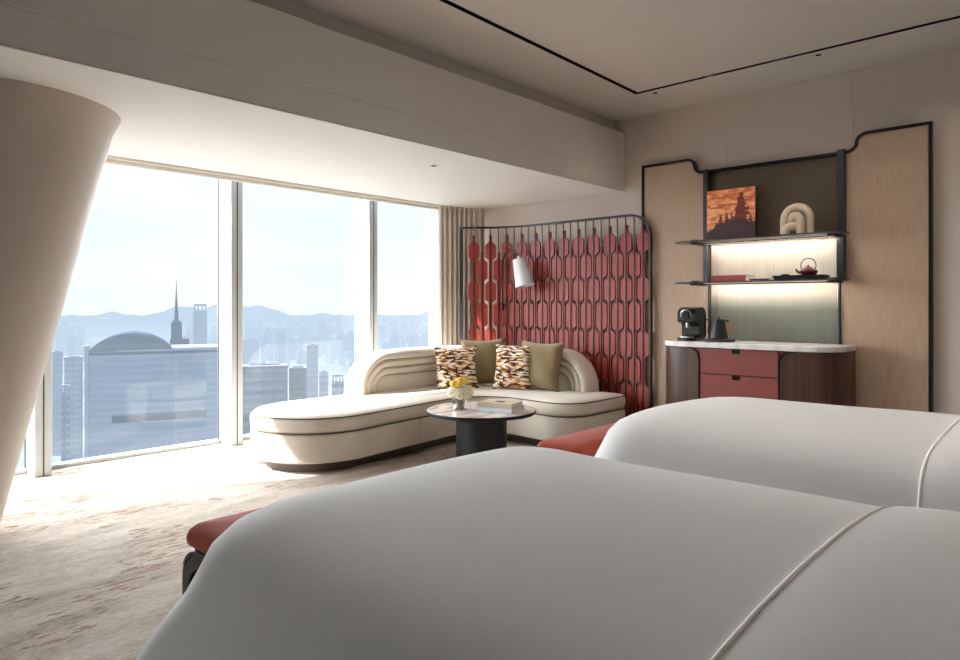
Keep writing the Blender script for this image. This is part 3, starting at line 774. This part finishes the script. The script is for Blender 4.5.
bands = [(.02, 0), (.006, .06), (0, .16), (0, .70), (.006, .84), (.02, .94), (.04, .985), (.06, .97), (.073, .90), (.079, .80),
         (.085, .86), (.10, .915), (.125, .90), (.143, .83), (.149, .73), (.155, .79), (.17, .845), (.195, .83), (.213, .76), (.219, .66), (.225, .70), (.25, .74)]
b = BM(); rows_ = loft(b, [arcloop(i, d) for i, d in bands], False, False, False)
for row, dep in ((rows_[0], 0), (rows_[-1], .74)):      # close the back and the inner field down to the seat
    low = [b.verts.new((v.co.x, v.co.y, .40)) for v in row]
    for i in range(len(row) - 1):
        try: b.faces.new((row[i], row[i + 1], low[i + 1], low[i]))
        except ValueError: pass
bk = obj('backrest', b, M['boucle'], sofa, 50)
b = BM()
for i, d in ((.079, .815), (.149, .745), (.219, .675)): tube(b, arcloop(i, d), .0035, 6)
obj('piping', b, M['welt'], bk)

# cushions
def cushion(name, label, mat, loc, yaw, lean, w=.44, h=.44, T=.075, roll=0, group=None):
    b = BM(); n = 22
    side = {}
    for sg in (1, -1):
        for i in range(n + 1):
            for j in range(n + 1):
                u = -1 + 2 * i / n; v_ = -1 + 2 * j / n
                x = u * w / 2 * (1 - .11 * (1 - v_ * v_) * u * u); z = v_ * h / 2 * (1 - .11 * (1 - u * u) * v_ * v_)
                th = T * (max(0, 1 - u ** 4) * max(0, 1 - v_ ** 4)) ** .55 * (1 + .10 * math.sin(5 * u + 3 * v_ + yaw * 7))
                edge = i in (0, n) or j in (0, n)
                if edge and sg < 0: side[sg, i, j] = side[1, i, j]
                else: side[sg, i, j] = b.verts.new((x, -sg * th, z + h / 2))
    for sg in (1, -1):
        for i in range(n):
            for j in range(n): b.faces.new([side[sg, a, c] for a, c in ((i, j), (i + 1, j), (i + 1, j + 1), (i, j + 1))])
    t = thing(name, label, 'cushion', loc, group); t.rotation_euler = (-lean, roll, yaw)
    obj('cover', b, mat, t, 70, local=True)
    b = BM(); e = []
    for k in range(4 * n):
        sd, f = divmod(k, n); f = f / n * 2 - 1
        u, v_ = ((f, -1), (1, f), (-f, 1), (-1, -f))[sd]
        e.append((u * w / 2 * (1 - .11 * (1 - v_ * v_) * u * u), 0, v_ * h / 2 * (1 - .11 * (1 - u * u) * v_ * v_) + h / 2))
    tube(b, e, .005, 6, True); obj('piping', b, mat, t, 70, local=True)
cushion('throw_cushion', 'patchwork cushion of brown and white blocks nearest the window', M['patchwork'], (-4.44, 4.49, .425), .95, .30, .40, .40, .07, .0)
cushion('throw_cushion', 'olive velvet cushion in the sofa corner between the two patchwork cushions', M['olive'], (-4.40, 4.81, .425), .70, .22, .44, .46, .075, -.03)
cushion('throw_cushion', 'patchwork cushion of brown and white blocks between the two olive cushions', M['patchwork'], (-4.02, 4.77, .425), .42, .26, .36, .42, .07, .0)
cushion('throw_cushion', 'olive velvet cushion nearest the arch end of the backrest', M['olive'], (-3.83, 4.90, .425), .12, .22, .46, .45, .08, .02)

# ------------------------------------------------------------------ round table
TXc, TYc, TZ = -3.455, 3.75, .42
tb = thing('coffee_table', 'round coffee table with pale marble top on a black drum base', 'table', (TXc, TYc, 0))
b = BM(); lathe(b, [(.175, 0), (.19, .004), (.19, .39)], (TXc, TYc, 0), 48); obj('drum_base', b, M['matte_black'], tb)
b = BM(); lathe(b, [(.36, .388), (.40, .392), (.41, .398), (.41, .416), (.406, .419), (.39, .419)], (TXc, TYc, 0), 72); obj('rim', b, M['black'], tb)
b = BM(); lathe(b, [(.404, .416), (.404, .42), (.001, .4205)], (TXc, TYc, 0), 72); obj('tabletop', b, M['blush'], tb)
# vase and flowers
vx, vy = -3.56, 3.63
vs_ = thing('glass_vase', 'small clear glass vase holding flowers on the round table', 'vase', (vx, vy, .421))
b = BM(); lathe(b, [(.001, 0), (.05, 0), (.056, .008), (.058, .10), (.056, .10), (.053, .01), (.001, .008)], (vx, vy, .421), 32); obj('bowl', b, M['vase_glass'], vs_)
b = BM(); lathe(b, [(.001, .009), (.05, .01), (.0515, .05), (.001, .051)], (vx, vy, .421), 28); obj('water', b, M['vase_glass'], vs_)
bq = thing('flower_bouquet', 'bouquet of white and yellow blossoms in the glass vase', 'flowers', (vx, vy, .47))
b = BM()
for k in range(9):
    a = 2 * PI * k / 9; tube(b, [(vx + .028 * math.cos(a + 2), vy + .028 * math.sin(a + 2), .433), (vx + .035 * math.cos(a), vy + .035 * math.sin(a), .545)], .004, 6)
obj('stem', b, M['water'], bq)['kind'] = 'stuff'
fl = random.Random(11)
def blossom(bm, c, r, n, pr):
    ball(bm, c, r * .75, 2)
    for k in range(n):
        z = 1 - 2 * (k + .5) / n; th = k * 2.39996; rr_ = math.sqrt(1 - z * z)
        d = Vector((rr_ * math.cos(th), rr_ * math.sin(th), z)); p = Vector(c) + d * r * (.82 + .2 * fl.random())
        ball(bm, p, pr, 1, (1, 1, .7))
for k in range(7):
    a = 2 * PI * k / 7; rr_ = .055 if k else 0
    b = BM(); blossom(b, (vx + .058 * math.cos(a), vy + .058 * math.sin(a), .545 + .012 * (k % 2)), .042, 46, .0105); obj('white_blossom', b, M['petal'], bq, 60)
b = BM(); blossom(b, (vx, vy, .585), .045, 46, .0105); obj('white_blossom', b, M['petal'], bq, 60)
for k, (dx, dy, dz) in enumerate(((-.045, -.03, .61), (-.01, -.05, .615), (.0, .0, .635), (-.05, .02, .62), (.03, .02, .63), (.025, -.04, .605))):
    b = BM(); blossom(b, (vx + dx, vy + dy, dz), .022, 20, .010); obj('yellow_blossom', b, M['yellow'], bq, 60)
for k in range(5):
    a = 2 * PI * k / 5 + .4; d = Vector((math.cos(a), math.sin(a), 0)); s = Vector((-d.y, d.x, 0)); b = BM()
    p = Vector((vx, vy, .54)) + d * .05
    q1, q2, q3, q4 = p, p + d * .03 + s * .014 + Vector((0, 0, .0)), p + d * .06 - Vector((0, 0, .018)), p + d * .03 - s * .014
    vv = [b.verts.new(q_) for q_ in (q1, q2, q3, q4)]; m_ = b.verts.new(p + d * .03 + Vector((0, 0, .006)))
    for i in range(4): b.faces.new((vv[i], vv[(i + 1) % 4], m_))
    obj('leaf', b, M['leaf'], bq)
book(-3.46, -3.16, 3.69, 3.91, .4205, .034, M['pale_book'], 'pale blue hardcover book at the bottom of the table stack', .22)
bt = book(-3.45, -3.17, 3.70, 3.90, .4545, .03, M['ochre_book'], 'tan hardcover book with dark square on top of the table stack', .26)
b = BM(); box(b, -.035, .035, -.03, .03, .03, .0306); obj('cover_print', b, M['dark_wood'], bt, local=True)

# ------------------------------------------------------------------ beds and benches
def bed(y0, y1, xf_, label, fold_x, seed):
    r = random.Random(seed); t = thing('bed', label, 'bed', (-.6, (y0 + y1) / 2, 0), 'twin beds')
    b = BM(); box(b, xf_ + .12, .5, y0 + .06, y1 - .06, 0, .28, .02, 2); obj('bed_base', b, M['dark_wood'], t)
    b = BM(); box(b, xf_ + .07, .5, y0 + .06, y1 - .06, .281, .56, .06, 4); obj('mattress', b, M['linen'], t)
    def outline(d):
        xa, ya, yb, r_ = xf_ + d, y0 + d, y1 - d, max(.06, .24 - .5 * d if d > 0 else .24 + 2.6 * d); L = []
        for cx, cy, a0 in ((xa + r_, ya + r_, PI * 1.5), (xa + r_, yb - r_, PI)):
            arc = [(cx + r_ * math.cos(a0 - PI / 2 * k / 16), cy + r_ * math.sin(a0 - PI / 2 * k / 16)) for k in range(17)]
            if a0 > 4: L += [(.52 + (arc[0][0] - .52) * k / 40, ya) for k in range(40)] + arc
            else:
                p = L[-1]; L += [(p[0], p[1] + (arc[0][1] - p[1]) * k / 20) for k in range(1, 20)] + arc + [(arc[-1][0] + (.52 - arc[-1][0]) * k / 40, yb) for k in range(1, 41)]
        return L
    prof = [(-.12, .03), (-.105, .12), (-.078, .25), (-.042, .38), (-.01, .48), (.008, .54), (.03, .588), (.065, .623), (.11, .646), (.17, .662), (.26, .672), (.40, .679), (.55, .682)]
    ph = [r.uniform(0, 6.28) for _ in range(6)]
    def relief(x, y, z):
        f = max(0, min(1, (z - .5) / .13))
        return f * (.028 * math.sin(PI * max(0, min(1, (y - y0) / (y1 - y0)))) + .005 * math.sin(3.1 * x + ph[2]) * math.sin(4.3 * y + ph[3]) + .002 * math.sin(7 * x + 5 * y + ph[4]))
    def fold(x, y, z, k, d):
        hang = max(0, min(1, (.55 - z) / .5))
        return (.008 * math.sin(9 * (x + y) + ph[0]) + .006 * math.sin(17 * (x - y) + ph[1])) * hang, relief(x, y, z)
    loops = []
    for d, z in prof:
        L = []
        q0 = outline(d)
        for k, (x, y) in enumerate(q0):
            s, w = fold(x, y, z, k, d); L.append((x - s, y - s * .6, z + w))
        loops.append(L)
    b = BM(); rw = loft(b, loops, False, False, False)[-1]
    prev = None      # top field: strips across the bed between the two sides, ending on the foot edge
    for k in range(57):
        A, B = rw[k], rw[132 - k]; mid = [A]
        for q in range(1, 20):
            p = A.co.lerp(B.co, q / 20)
            mid.append(rw[56 + q] if k == 56 else b.verts.new((p.x, p.y, .682 + relief(p.x, p.y, .682))))
        mid.append(B)
        if prev:
            for q in range(20): b.faces.new((prev[q], mid[q], mid[q + 1], prev[q + 1]))
        prev = mid
    obj('duvet', b, M['linen'], t, 80)
    # turned-down top sheet: a thicker layer from the fold line towards the head
    b = BM(); X = [fold_x - .004, fold_x + .0, fold_x + .02, fold_x + .06, fold_x + .11, fold_x + .16, .2, .515]
    lift = [-.002, .004, .009, .014, .018, .021, .024, .024]
    def section(x, up):
        ys = []
        P = prof
        k = up * .5
        A = [(y0 + d - k * (1 if z < .55 else max(0, (.68 - z) / .13)), z + up * min(1, max(0, (z - .4) / .2))) for d, z in P]
        B = [(y1 - d + k * (1 if z < .55 else max(0, (.68 - z) / .13)), z + up * min(1, max(0, (z - .4) / .2))) for d, z in P[::-1]]
        mid = (y0 + y1) / 2
        Q = A + [(A[-1][0] + (B[0][0] - A[-1][0]) * q / 16, .682 + up) for q in range(1, 16)] + B
        return [(x, y, z + relief(x, y, z)) for y, z in Q]
    loft(b, [section(x, u) for x, u in zip(X, lift)], False, False, False)
    sh = obj('turned_down_sheet', b, M['linen'], t, 80)
    b = BM(); tube(b, [(x + .004, y, z) for x, y, z in section(fold_x, .005)], .0055, 8); obj('piping', b, M['piping'], sh, 80)
    return t
bed(.72, 2.19, -1.78, 'white linen bed in the foreground, nearer of the two beds', -.422, 1)
bed(2.66, 4.06, -1.82, 'white linen bed beyond the first, closer to the minibar wall', -.47, 2)

def bench(y0, y1, label):
    x0, x1 = -2.25, -1.95
    t = thing('bed_bench', label, 'bench', ((x0 + x1) / 2, (y0 + y1) / 2, 0), 'benches at the bed feet')
    pc = [(x0, y0, .06), (x1, y0, .06), (x1, y1, .06), (x0, y1, .06)]; pl = rpoly(pc, 10)
    b = BM(); rslab(b, pc, [(.02, .416), (.004, .42), (0, .43), (0, .445), (.008, .462), (.03, .477), (.07, .484), (.14, .488)]); obj('seat_cushion', b, M['red_velvet'], t, 60)
    b = BM(); rslab(b, pc, [(.025, .36), (.025, .4155)]); obj('apron', b, M['dark_wood'], t)
    for ye in (y0 + .03, y1 - .03):
        b = BM(); o = rpoly([(x0 + .005, 0, 0), (x0 + .005, .412, .11), (x1 - .005, .412, .11), (x1 - .005, 0, 0)], 10)
        i_ = rpoly([(x0 + .055, 0, 0), (x0 + .055, .355, .07), (x1 - .055, .355, .07), (x1 - .055, 0, 0)], 10)
        A = [[b.verts.new((x, y, z)) for x, z in pl_] for y in (ye - .025, ye + .025) for pl_ in (o, i_)]
        n = len(o)
        for k in range(n - 1):
            for p, q in ((0, 1), (1, 3), (3, 2), (2, 0)): b.faces.new((A[p][k], A[p][k + 1], A[q][k + 1], A[q][k]))
        for k in (0, n - 1): b.faces.new((A[0][k], A[1][k], A[3][k], A[2][k]))
        lg = obj('leg_frame', b, M['dark_wood'], t)
        b = BM()
        for k in range(8):
            x = x0 + .075 + (x1 - x0 - .15) * k / 7; box(b, x - .012, x + .012, ye - .008, ye + .008, .02, .33)
        box(b, x0 + .05, x1 - .05, ye - .012, ye + .012, .004, .03)
        obj('fluted_infill', b, M['matte_black'], lg)
        yb = ye - .027 if ye < (y0 + y1) / 2 else ye + .027
        b = BM(); bar(b, [(x, yb, z) for x, z in inset(o, .006)[4:-4]], (0, 1, 0), .01, .005); obj('metal_band', b, M['steel'], lg)
    return t
bench(.975, 1.93, 'russet velvet bench at the foot of the foreground bed')
bench(2.84, 3.78, 'russet velvet bench at the foot of the farther bed by the coffee table')

# ------------------------------------------------------------------ city outside
GZ = -220.0
def out(px, D):       # bearing of an image column to a ground position at depth D
    r = (px - 480) / 680
    return D * (.734 * r - .679), D * (.680 * r + .734)
def zat(py, D): return EYE + (305 - py) / 680 * D
b = BM(); box(b, -11500, -60, -9000, 12500, GZ - 5, GZ); g_ = struct('ground', b, M['c_ground'], 0)
for nm, D, seed, hs, lo in (('hills', 9500, 5, 1.0, 315.5), ('hills', 12500, 9, 1.0, 312.5)):
    b = BM(); r = random.Random(seed); A = []; N_ = 160
    phs = [r.uniform(0, 6.28) for _ in range(8)]
    for i in range(N_ + 1):
        px = -350 + 1000 * i / N_
        h = 5 * math.sin(px * .021 + phs[0]) + 3.2 * math.sin(px * .05 + phs[1]) + 1.6 * math.sin(px * .12 + phs[2]) + .8 * math.sin(px * .3 + phs[3])
        x, y = out(px, D); zt = zat(lo - h, D); x2, y2 = out(px, D * .9); x3, y3 = out(px, D * 1.15)
        A.append([(x2, y2, GZ), (x2 * .4 + x * .6, y2 * .4 + y * .6, GZ + (zt - GZ) * .55), (x, y, zt), (x3, y3, GZ)])
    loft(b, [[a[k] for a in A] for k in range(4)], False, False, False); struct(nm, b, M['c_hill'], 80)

def frame_at(px, D, yaw=0):
    """local axes facing the hotel: width vector, depth vector"""
    x, y = out(px, D); f = Vector((x, y, 0)).normalized(); f = Matrix.Rotation(yaw, 3, 'Z') @ f
    return Vector((x, y, 0)), Vector((f.y, -f.x, 0)), f
def prism(bm, c, w, f, x0, x1, y0, y1, z0, z1):
    P = [c + w * x + f * y for x, y in ((x0, y0), (x1, y0), (x1, y1), (x0, y1))]
    loft(bm, [[(p.x, p.y, z) for p in P] for z in (z0, z1)])
# large domed glass block
D = 520; c, w, f = frame_at(155, D); k = D / 680
t = thing('office_building', 'large blue glass office block with shallow domed roof outside the first full pane', 'building', (c.x, c.y, GZ))
xa, xb = -57 * k, 72 * k
b = BM(); P = []
for i in range(25): s = i / 24; P.append((xa + (xb - xa) * s, -10 * math.sin(PI * s)))
P += [(xb, 45), (xa, 45)]
loft(b, [[tuple(c + w * x + f * y)[:2] + (z,) for x, y in P] for z in (GZ, zat(349, D))]); obj('facade', b, M['c_glass'], t)
b = BM(); prism(b, c, w, f, xa + .5, xb - .5, 1, 44, zat(349, D), zat(348.3, D)); obj('roof', b, M['c_edge'], t)
b = BM(); L0, L1 = [], []
arcp = [(xa + 73 * k * i / 24, zat(349, D) + 16.5 * k * math.sin(PI * (i / 24)) ** .75) for i in range(25)]
for yy in (-6, 44): pass
loft(b, [[tuple(c + w * x + f * yy)[:2] + (z,) for x, z in arcp + [(arcp[-1][0], zat(350, D)), (arcp[0][0], zat(350, D))]] for yy in (-5, 42)]); obj('dome', b, M['c_dome'], t, 60)
b = BM(); prism(b, c, w, f, xa - 3.5 * k, xa - .2, -4, 10, GZ, zat(344, D)); obj('edge_fin', b, M['c_edge'], t)
b = BM(); prism(b, c, w, f, xa + 20 * k, xb - 25 * k, -12.5, -9, zat(418, D), zat(411, D)); prism(b, c, w, f, xa + 1 * k, xb, -11, 0, zat(353, D), zat(350.5, D)); obj('dark_band', b, M['c_dark'], t)
b = BM(); prism(b, c, w, f, 18 * k, 20 * k, -11.3, -9, zat(470, D), zat(356, D)); obj('reflection_strip', b, M['c_edge'], t)  # soffit light reflected in the window, built as a pale strip
# spire tower
D = 640; c, w, f = frame_at(179, D); k = D / 680
t = thing('spire_tower', 'dark stepped tower with a needle spire behind the domed block', 'tower', (c.x, c.y, GZ))
b = BM(); prism(b, c, w, f, -8 * k, 9.5 * k, 0, 16, GZ, zat(339.5, D)); obj('block', b, M['c_dark'], t)
b = BM(); prism(b, c, w, f, -7 * k, 3 * k, 1, 11, zat(340, D), zat(323, D)); prism(b, c, w, f, -6 * k, 2 * k, 2, 10, zat(323, D), zat(321, D)); obj('shaft', b, M['c_dark'], t)
b = BM(); q = c + w * (-2.2 * k) + f * 6; lathe(b, [(2.2 * k, zat(321, D)), (1.5 * k, zat(308, D)), (.9 * k, zat(298, D)), (.5 * k, zat(290, D)), (.15 * k, zat(278, D))], (q.x, q.y, 0), 10); obj('spire', b, M['c_dark'], t)
# tower with open crown
def tower(px, wpx, ytop, D, mat, label, crown=True, name='city_tower', dep=1.0, group=None):
    c, w, f = frame_at(px, D); k = D / 680; hw = wpx / 2 * k
    t = thing(name, label, 'tower', (c.x, c.y, GZ), group); zt = zat(ytop, D); b = BM()
    if crown:
        cr = 7 * k; prism(b, c, w, f, -hw, hw, 0, 2 * hw * dep, GZ, zt - cr); obj('shaft', b, mat, t)
        b = BM()
        for x in (-.8, -.3, .3, .8): prism(b, c, w, f, hw * x - .6 * k, hw * x + .6 * k, .2 * hw, 1.6 * hw * dep, zt - cr, zt - 1.6 * k)
        prism(b, c, w, f, -hw * .9, hw * .9, .1 * hw, 1.8 * hw * dep, zt - 2.2 * k, zt); obj('crown', b, mat, t)
    else:
        prism(b, c, w, f, -hw, hw, 0, 2 * hw * dep, GZ, zt - 1.2 * k); obj('shaft', b, mat, t)
        b = BM(); prism(b, c, w, f, -hw * .98, hw * .98, .02 * hw, 1.98 * hw * dep, zt - 1.2 * k, zt - .9 * k); obj('roof', b, M['c_edge'], t)
        b = BM(); prism(b, c, w, f, -hw * .6, hw * .7, .3 * hw, 1.5 * hw * dep, zt - 1.4 * k, zt); obj('roof_plant', b, mat, t)
tower(200.5, 13, 304, 1500, M['c_blue'], 'slim pale blue tower with open crown right of the spire')
tower(264, 46, 365, 620, M['c_grey'], 'wide grey office block low in the middle pane next to the mullion', False, dep=.5)
tower(298, 17, 367, 640, M['c_dark'], 'dark square block low in the middle pane', False)
tower(312.5, 11, 344, 1000, M['c_blue'], 'tall pale blue slab tower in the middle pane', False)
tower(324, 9, 371, 900, M['c_pale'], 'short pale tower right of the tall slab tower in the middle pane', False)
tower(338, 12, 375, 800, M['c_pale'], 'twin stepped pale tower at the right of the middle pane', True)
tower(252, 14, 338, 2100, M['c_grey'], 'hazy grey tower at the left edge of the middle pane', False)
tower(74, 16, 356, 900, M['c_pale'], 'pale banded tower left of the domed block', False)
tower(58, 9, 351, 1000, M['c_blue'], 'blue tower at the left edge of the first full pane', False)
tower(66, 8, 385, 700, M['c_pale'], 'low pale tower left of the domed block', True)
# far towers, one object each, sharing a few meshes
protos = []
def far_mesh(i):
    b = BM(); r = random.Random(50 + i); w = r.uniform(.8, 1.2); d = r.uniform(.6, 1.0)
    box(b, -w / 2, w / 2, -d / 2, d / 2, 0, .86)
    box(b, -w / 2 * .75, w / 2 * .75, -d / 2 * .75, d / 2 * .75, .86, .95)
    box(b, -w / 2 * .3, w / 2 * .4, -d / 2 * .4, d / 2 * .3, .95, 1.0 + .05 * (i % 3))
    if i % 2: box(b, w / 2, w / 2 + .35, -d / 2, d / 2 * .6, 0, .6)
    bmesh.ops.recalc_face_normals(b, faces=b.faces)
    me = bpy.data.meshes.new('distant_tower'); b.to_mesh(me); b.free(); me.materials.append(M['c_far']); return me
fm = [far_mesh(i) for i in range(6)]
r = random.Random(21); spots = []
for lo, hi, n in ((54, 84, 14), (188, 216, 14), (246, 354, 70), (381, 428, 34)):
    for _ in range(n * 3):
        if sum(lo <= q[0] <= hi for q in spots) >= n: break
        py = r.uniform(326, 352) if lo > 240 else r.uniform(330, 350)   # where its foot stands
        D = 221.2 * 680 / (py - 305) * .75
        px = r.uniform(lo, hi); x, y = out(px, D)
        if all((x - out(*q)[0]) ** 2 + (y - out(*q)[1]) ** 2 > 105 ** 2 for q in spots): spots.append((px, D))
spots.sort(key=lambda a: -a[1])
for i, (px, D) in enumerate(spots):
    o = bpy.data.objects.new('distant_tower', fm[i % 6]); C.objects.link(o)
    x, y = out(px, D); o.location = (x, y, GZ); s = r.uniform(28, 52); o.scale = (s, s, r.uniform(45, 130)); o.rotation_euler = (0, 0, r.uniform(0, 1.5))
    tag(o, 'small pale tower block in the hazy distant city outside', 'tower', 'distant towers of the city')

# ------------------------------------------------------------------ light
wd = bpy.data.worlds.new('world'); bpy.context.scene.world = wd; wd.use_nodes = True
nt = wd.node_tree; nt.nodes.clear()
o_ = nt.nodes.new('ShaderNodeOutputWorld'); bg = nt.nodes.new('ShaderNodeBackground'); nt.links.new(bg.outputs[0], o_.inputs[0])
tc = nt.nodes.new('ShaderNodeTexCoord'); sp = nt.nodes.new('ShaderNodeSeparateXYZ'); nt.links.new(tc.outputs['Generated'], sp.inputs[0])
rp = nt.nodes.new('ShaderNodeValToRGB'); nt.links.new(sp.outputs[2], rp.inputs[0])
for e_, (p, c) in zip([rp.color_ramp.elements[0], rp.color_ramp.elements[1], rp.color_ramp.elements.new(.1)], ((0.0, lin((226, 237, 245))), (.55, lin((196, 222, 242))), (.12, lin((224, 238, 247))))):
    e_.position = p; e_.color = c
nz = nt.nodes.new('ShaderNodeTexNoise'); mp = nt.nodes.new('ShaderNodeMapping'); nt.links.new(tc.outputs['Generated'], mp.inputs[0]); mp.inputs['Scale'].default_value = (2.2, 2.2, 7)
nt.links.new(mp.outputs[0], nz.inputs['Vector']); nz.inputs['Scale'].default_value = 1.6; nz.inputs['Detail'].default_value = 6
r2 = nt.nodes.new('ShaderNodeValToRGB'); nt.links.new(nz.outputs[0], r2.inputs[0]); r2.color_ramp.elements[0].position = .45; r2.color_ramp.elements[1].position = .75
mx = nt.nodes.new('ShaderNodeMixRGB'); nt.links.new(r2.outputs[0], mx.inputs[0]); nt.links.new(rp.outputs[0], mx.inputs[1]); mx.inputs[2].default_value = lin((240, 246, 250))
nt.links.new(mx.outputs[0], bg.inputs[0]); bg.inputs[1].default_value = 1.14

def sun(name, d, energy, angle, col=(1, 1, 1)):
    L = bpy.data.lights.new(name, 'SUN'); L.energy = energy; L.angle = math.radians(angle); L.color = col
    o = bpy.data.objects.new(name, L); C.objects.link(o); o.rotation_euler = Vector(d).to_track_quat('-Z', 'Y').to_euler(); o.location = (-8, 0, 6)
az = Vector((.53, .85, 0)) * math.cos(math.radians(38)); sun('sun', (az.x, az.y, -math.sin(math.radians(38))), 18.0, .8, (1, .97, .93))
sun('sky_fill', (.9, .12, -.2), 24.0, 120, (.93, .97, 1))  # added broad sun lamp, lifts the interior beyond what the world sky gives
def spot(x, y, z, e, ang=110, blend=1, size=.05, col=(1, .9, .78)):
    L = bpy.data.lights.new('downlight_or_fill_lamp', 'SPOT'); L.energy = e; L.spot_size = math.radians(ang); L.spot_blend = blend; L.shadow_soft_size = size; L.color = col
    o = bpy.data.objects.new('downlight_or_fill_lamp', L); C.objects.link(o); o.location = (x, y, z - .02)
spot(-2.69, 4.99, CH, 5); spot(-1.46, 4.99, CH, 5); spot(-3.73, 3.52, SB, 4)
def accent_fill(x, y, tgt, e, ang):
    spot(x, y, CH, e, ang, .8, .04); o = C.objects[-1]; o.location.z = CH + .01
    o.rotation_euler = (Vector(tgt) - o.location).to_track_quat('-Z', 'Y').to_euler()
accent_fill(-2.2, TY + .017, (-2.2, 5.33, 1.85), 14, 50); accent_fill(-1.7, TY + .017, (-1.7, 5.3, 1.8), 10, 50)  # added spots without fixtures, brighten the painting and niche
accent_fill(-.55, TY + .017, (-1.1, 5.42, 1.6), 12, 80); accent_fill(-2.9, TY - .6, (-3.0, 5.42, 1.5), 10, 80)  # two more added spots, no fixtures, lift the wood panels
for x, y, e in ((-.1, 2.7, 36), (-.1, 3.7, 46), (-1.5, 3.2, 40), (-1.6, 4.3, 30)): spot(x, y, CH, e, 160, 1, .15, (1, .95, .89))  # added fill lamps over the beds, no fixtures there

sc = bpy.context.scene
sc.view_settings.view_transform = 'Standard'; sc.view_settings.look = 'None'; sc.view_settings.exposure = .22
sc.cycles.max_bounces = 10; sc.cycles.diffuse_bounces = 6; sc.cycles.transparent_max_bounces = 12
sc.cycles.caustics_reflective = False; sc.cycles.caustics_refractive = False; sc.cycles.sample_clamp_indirect = 6
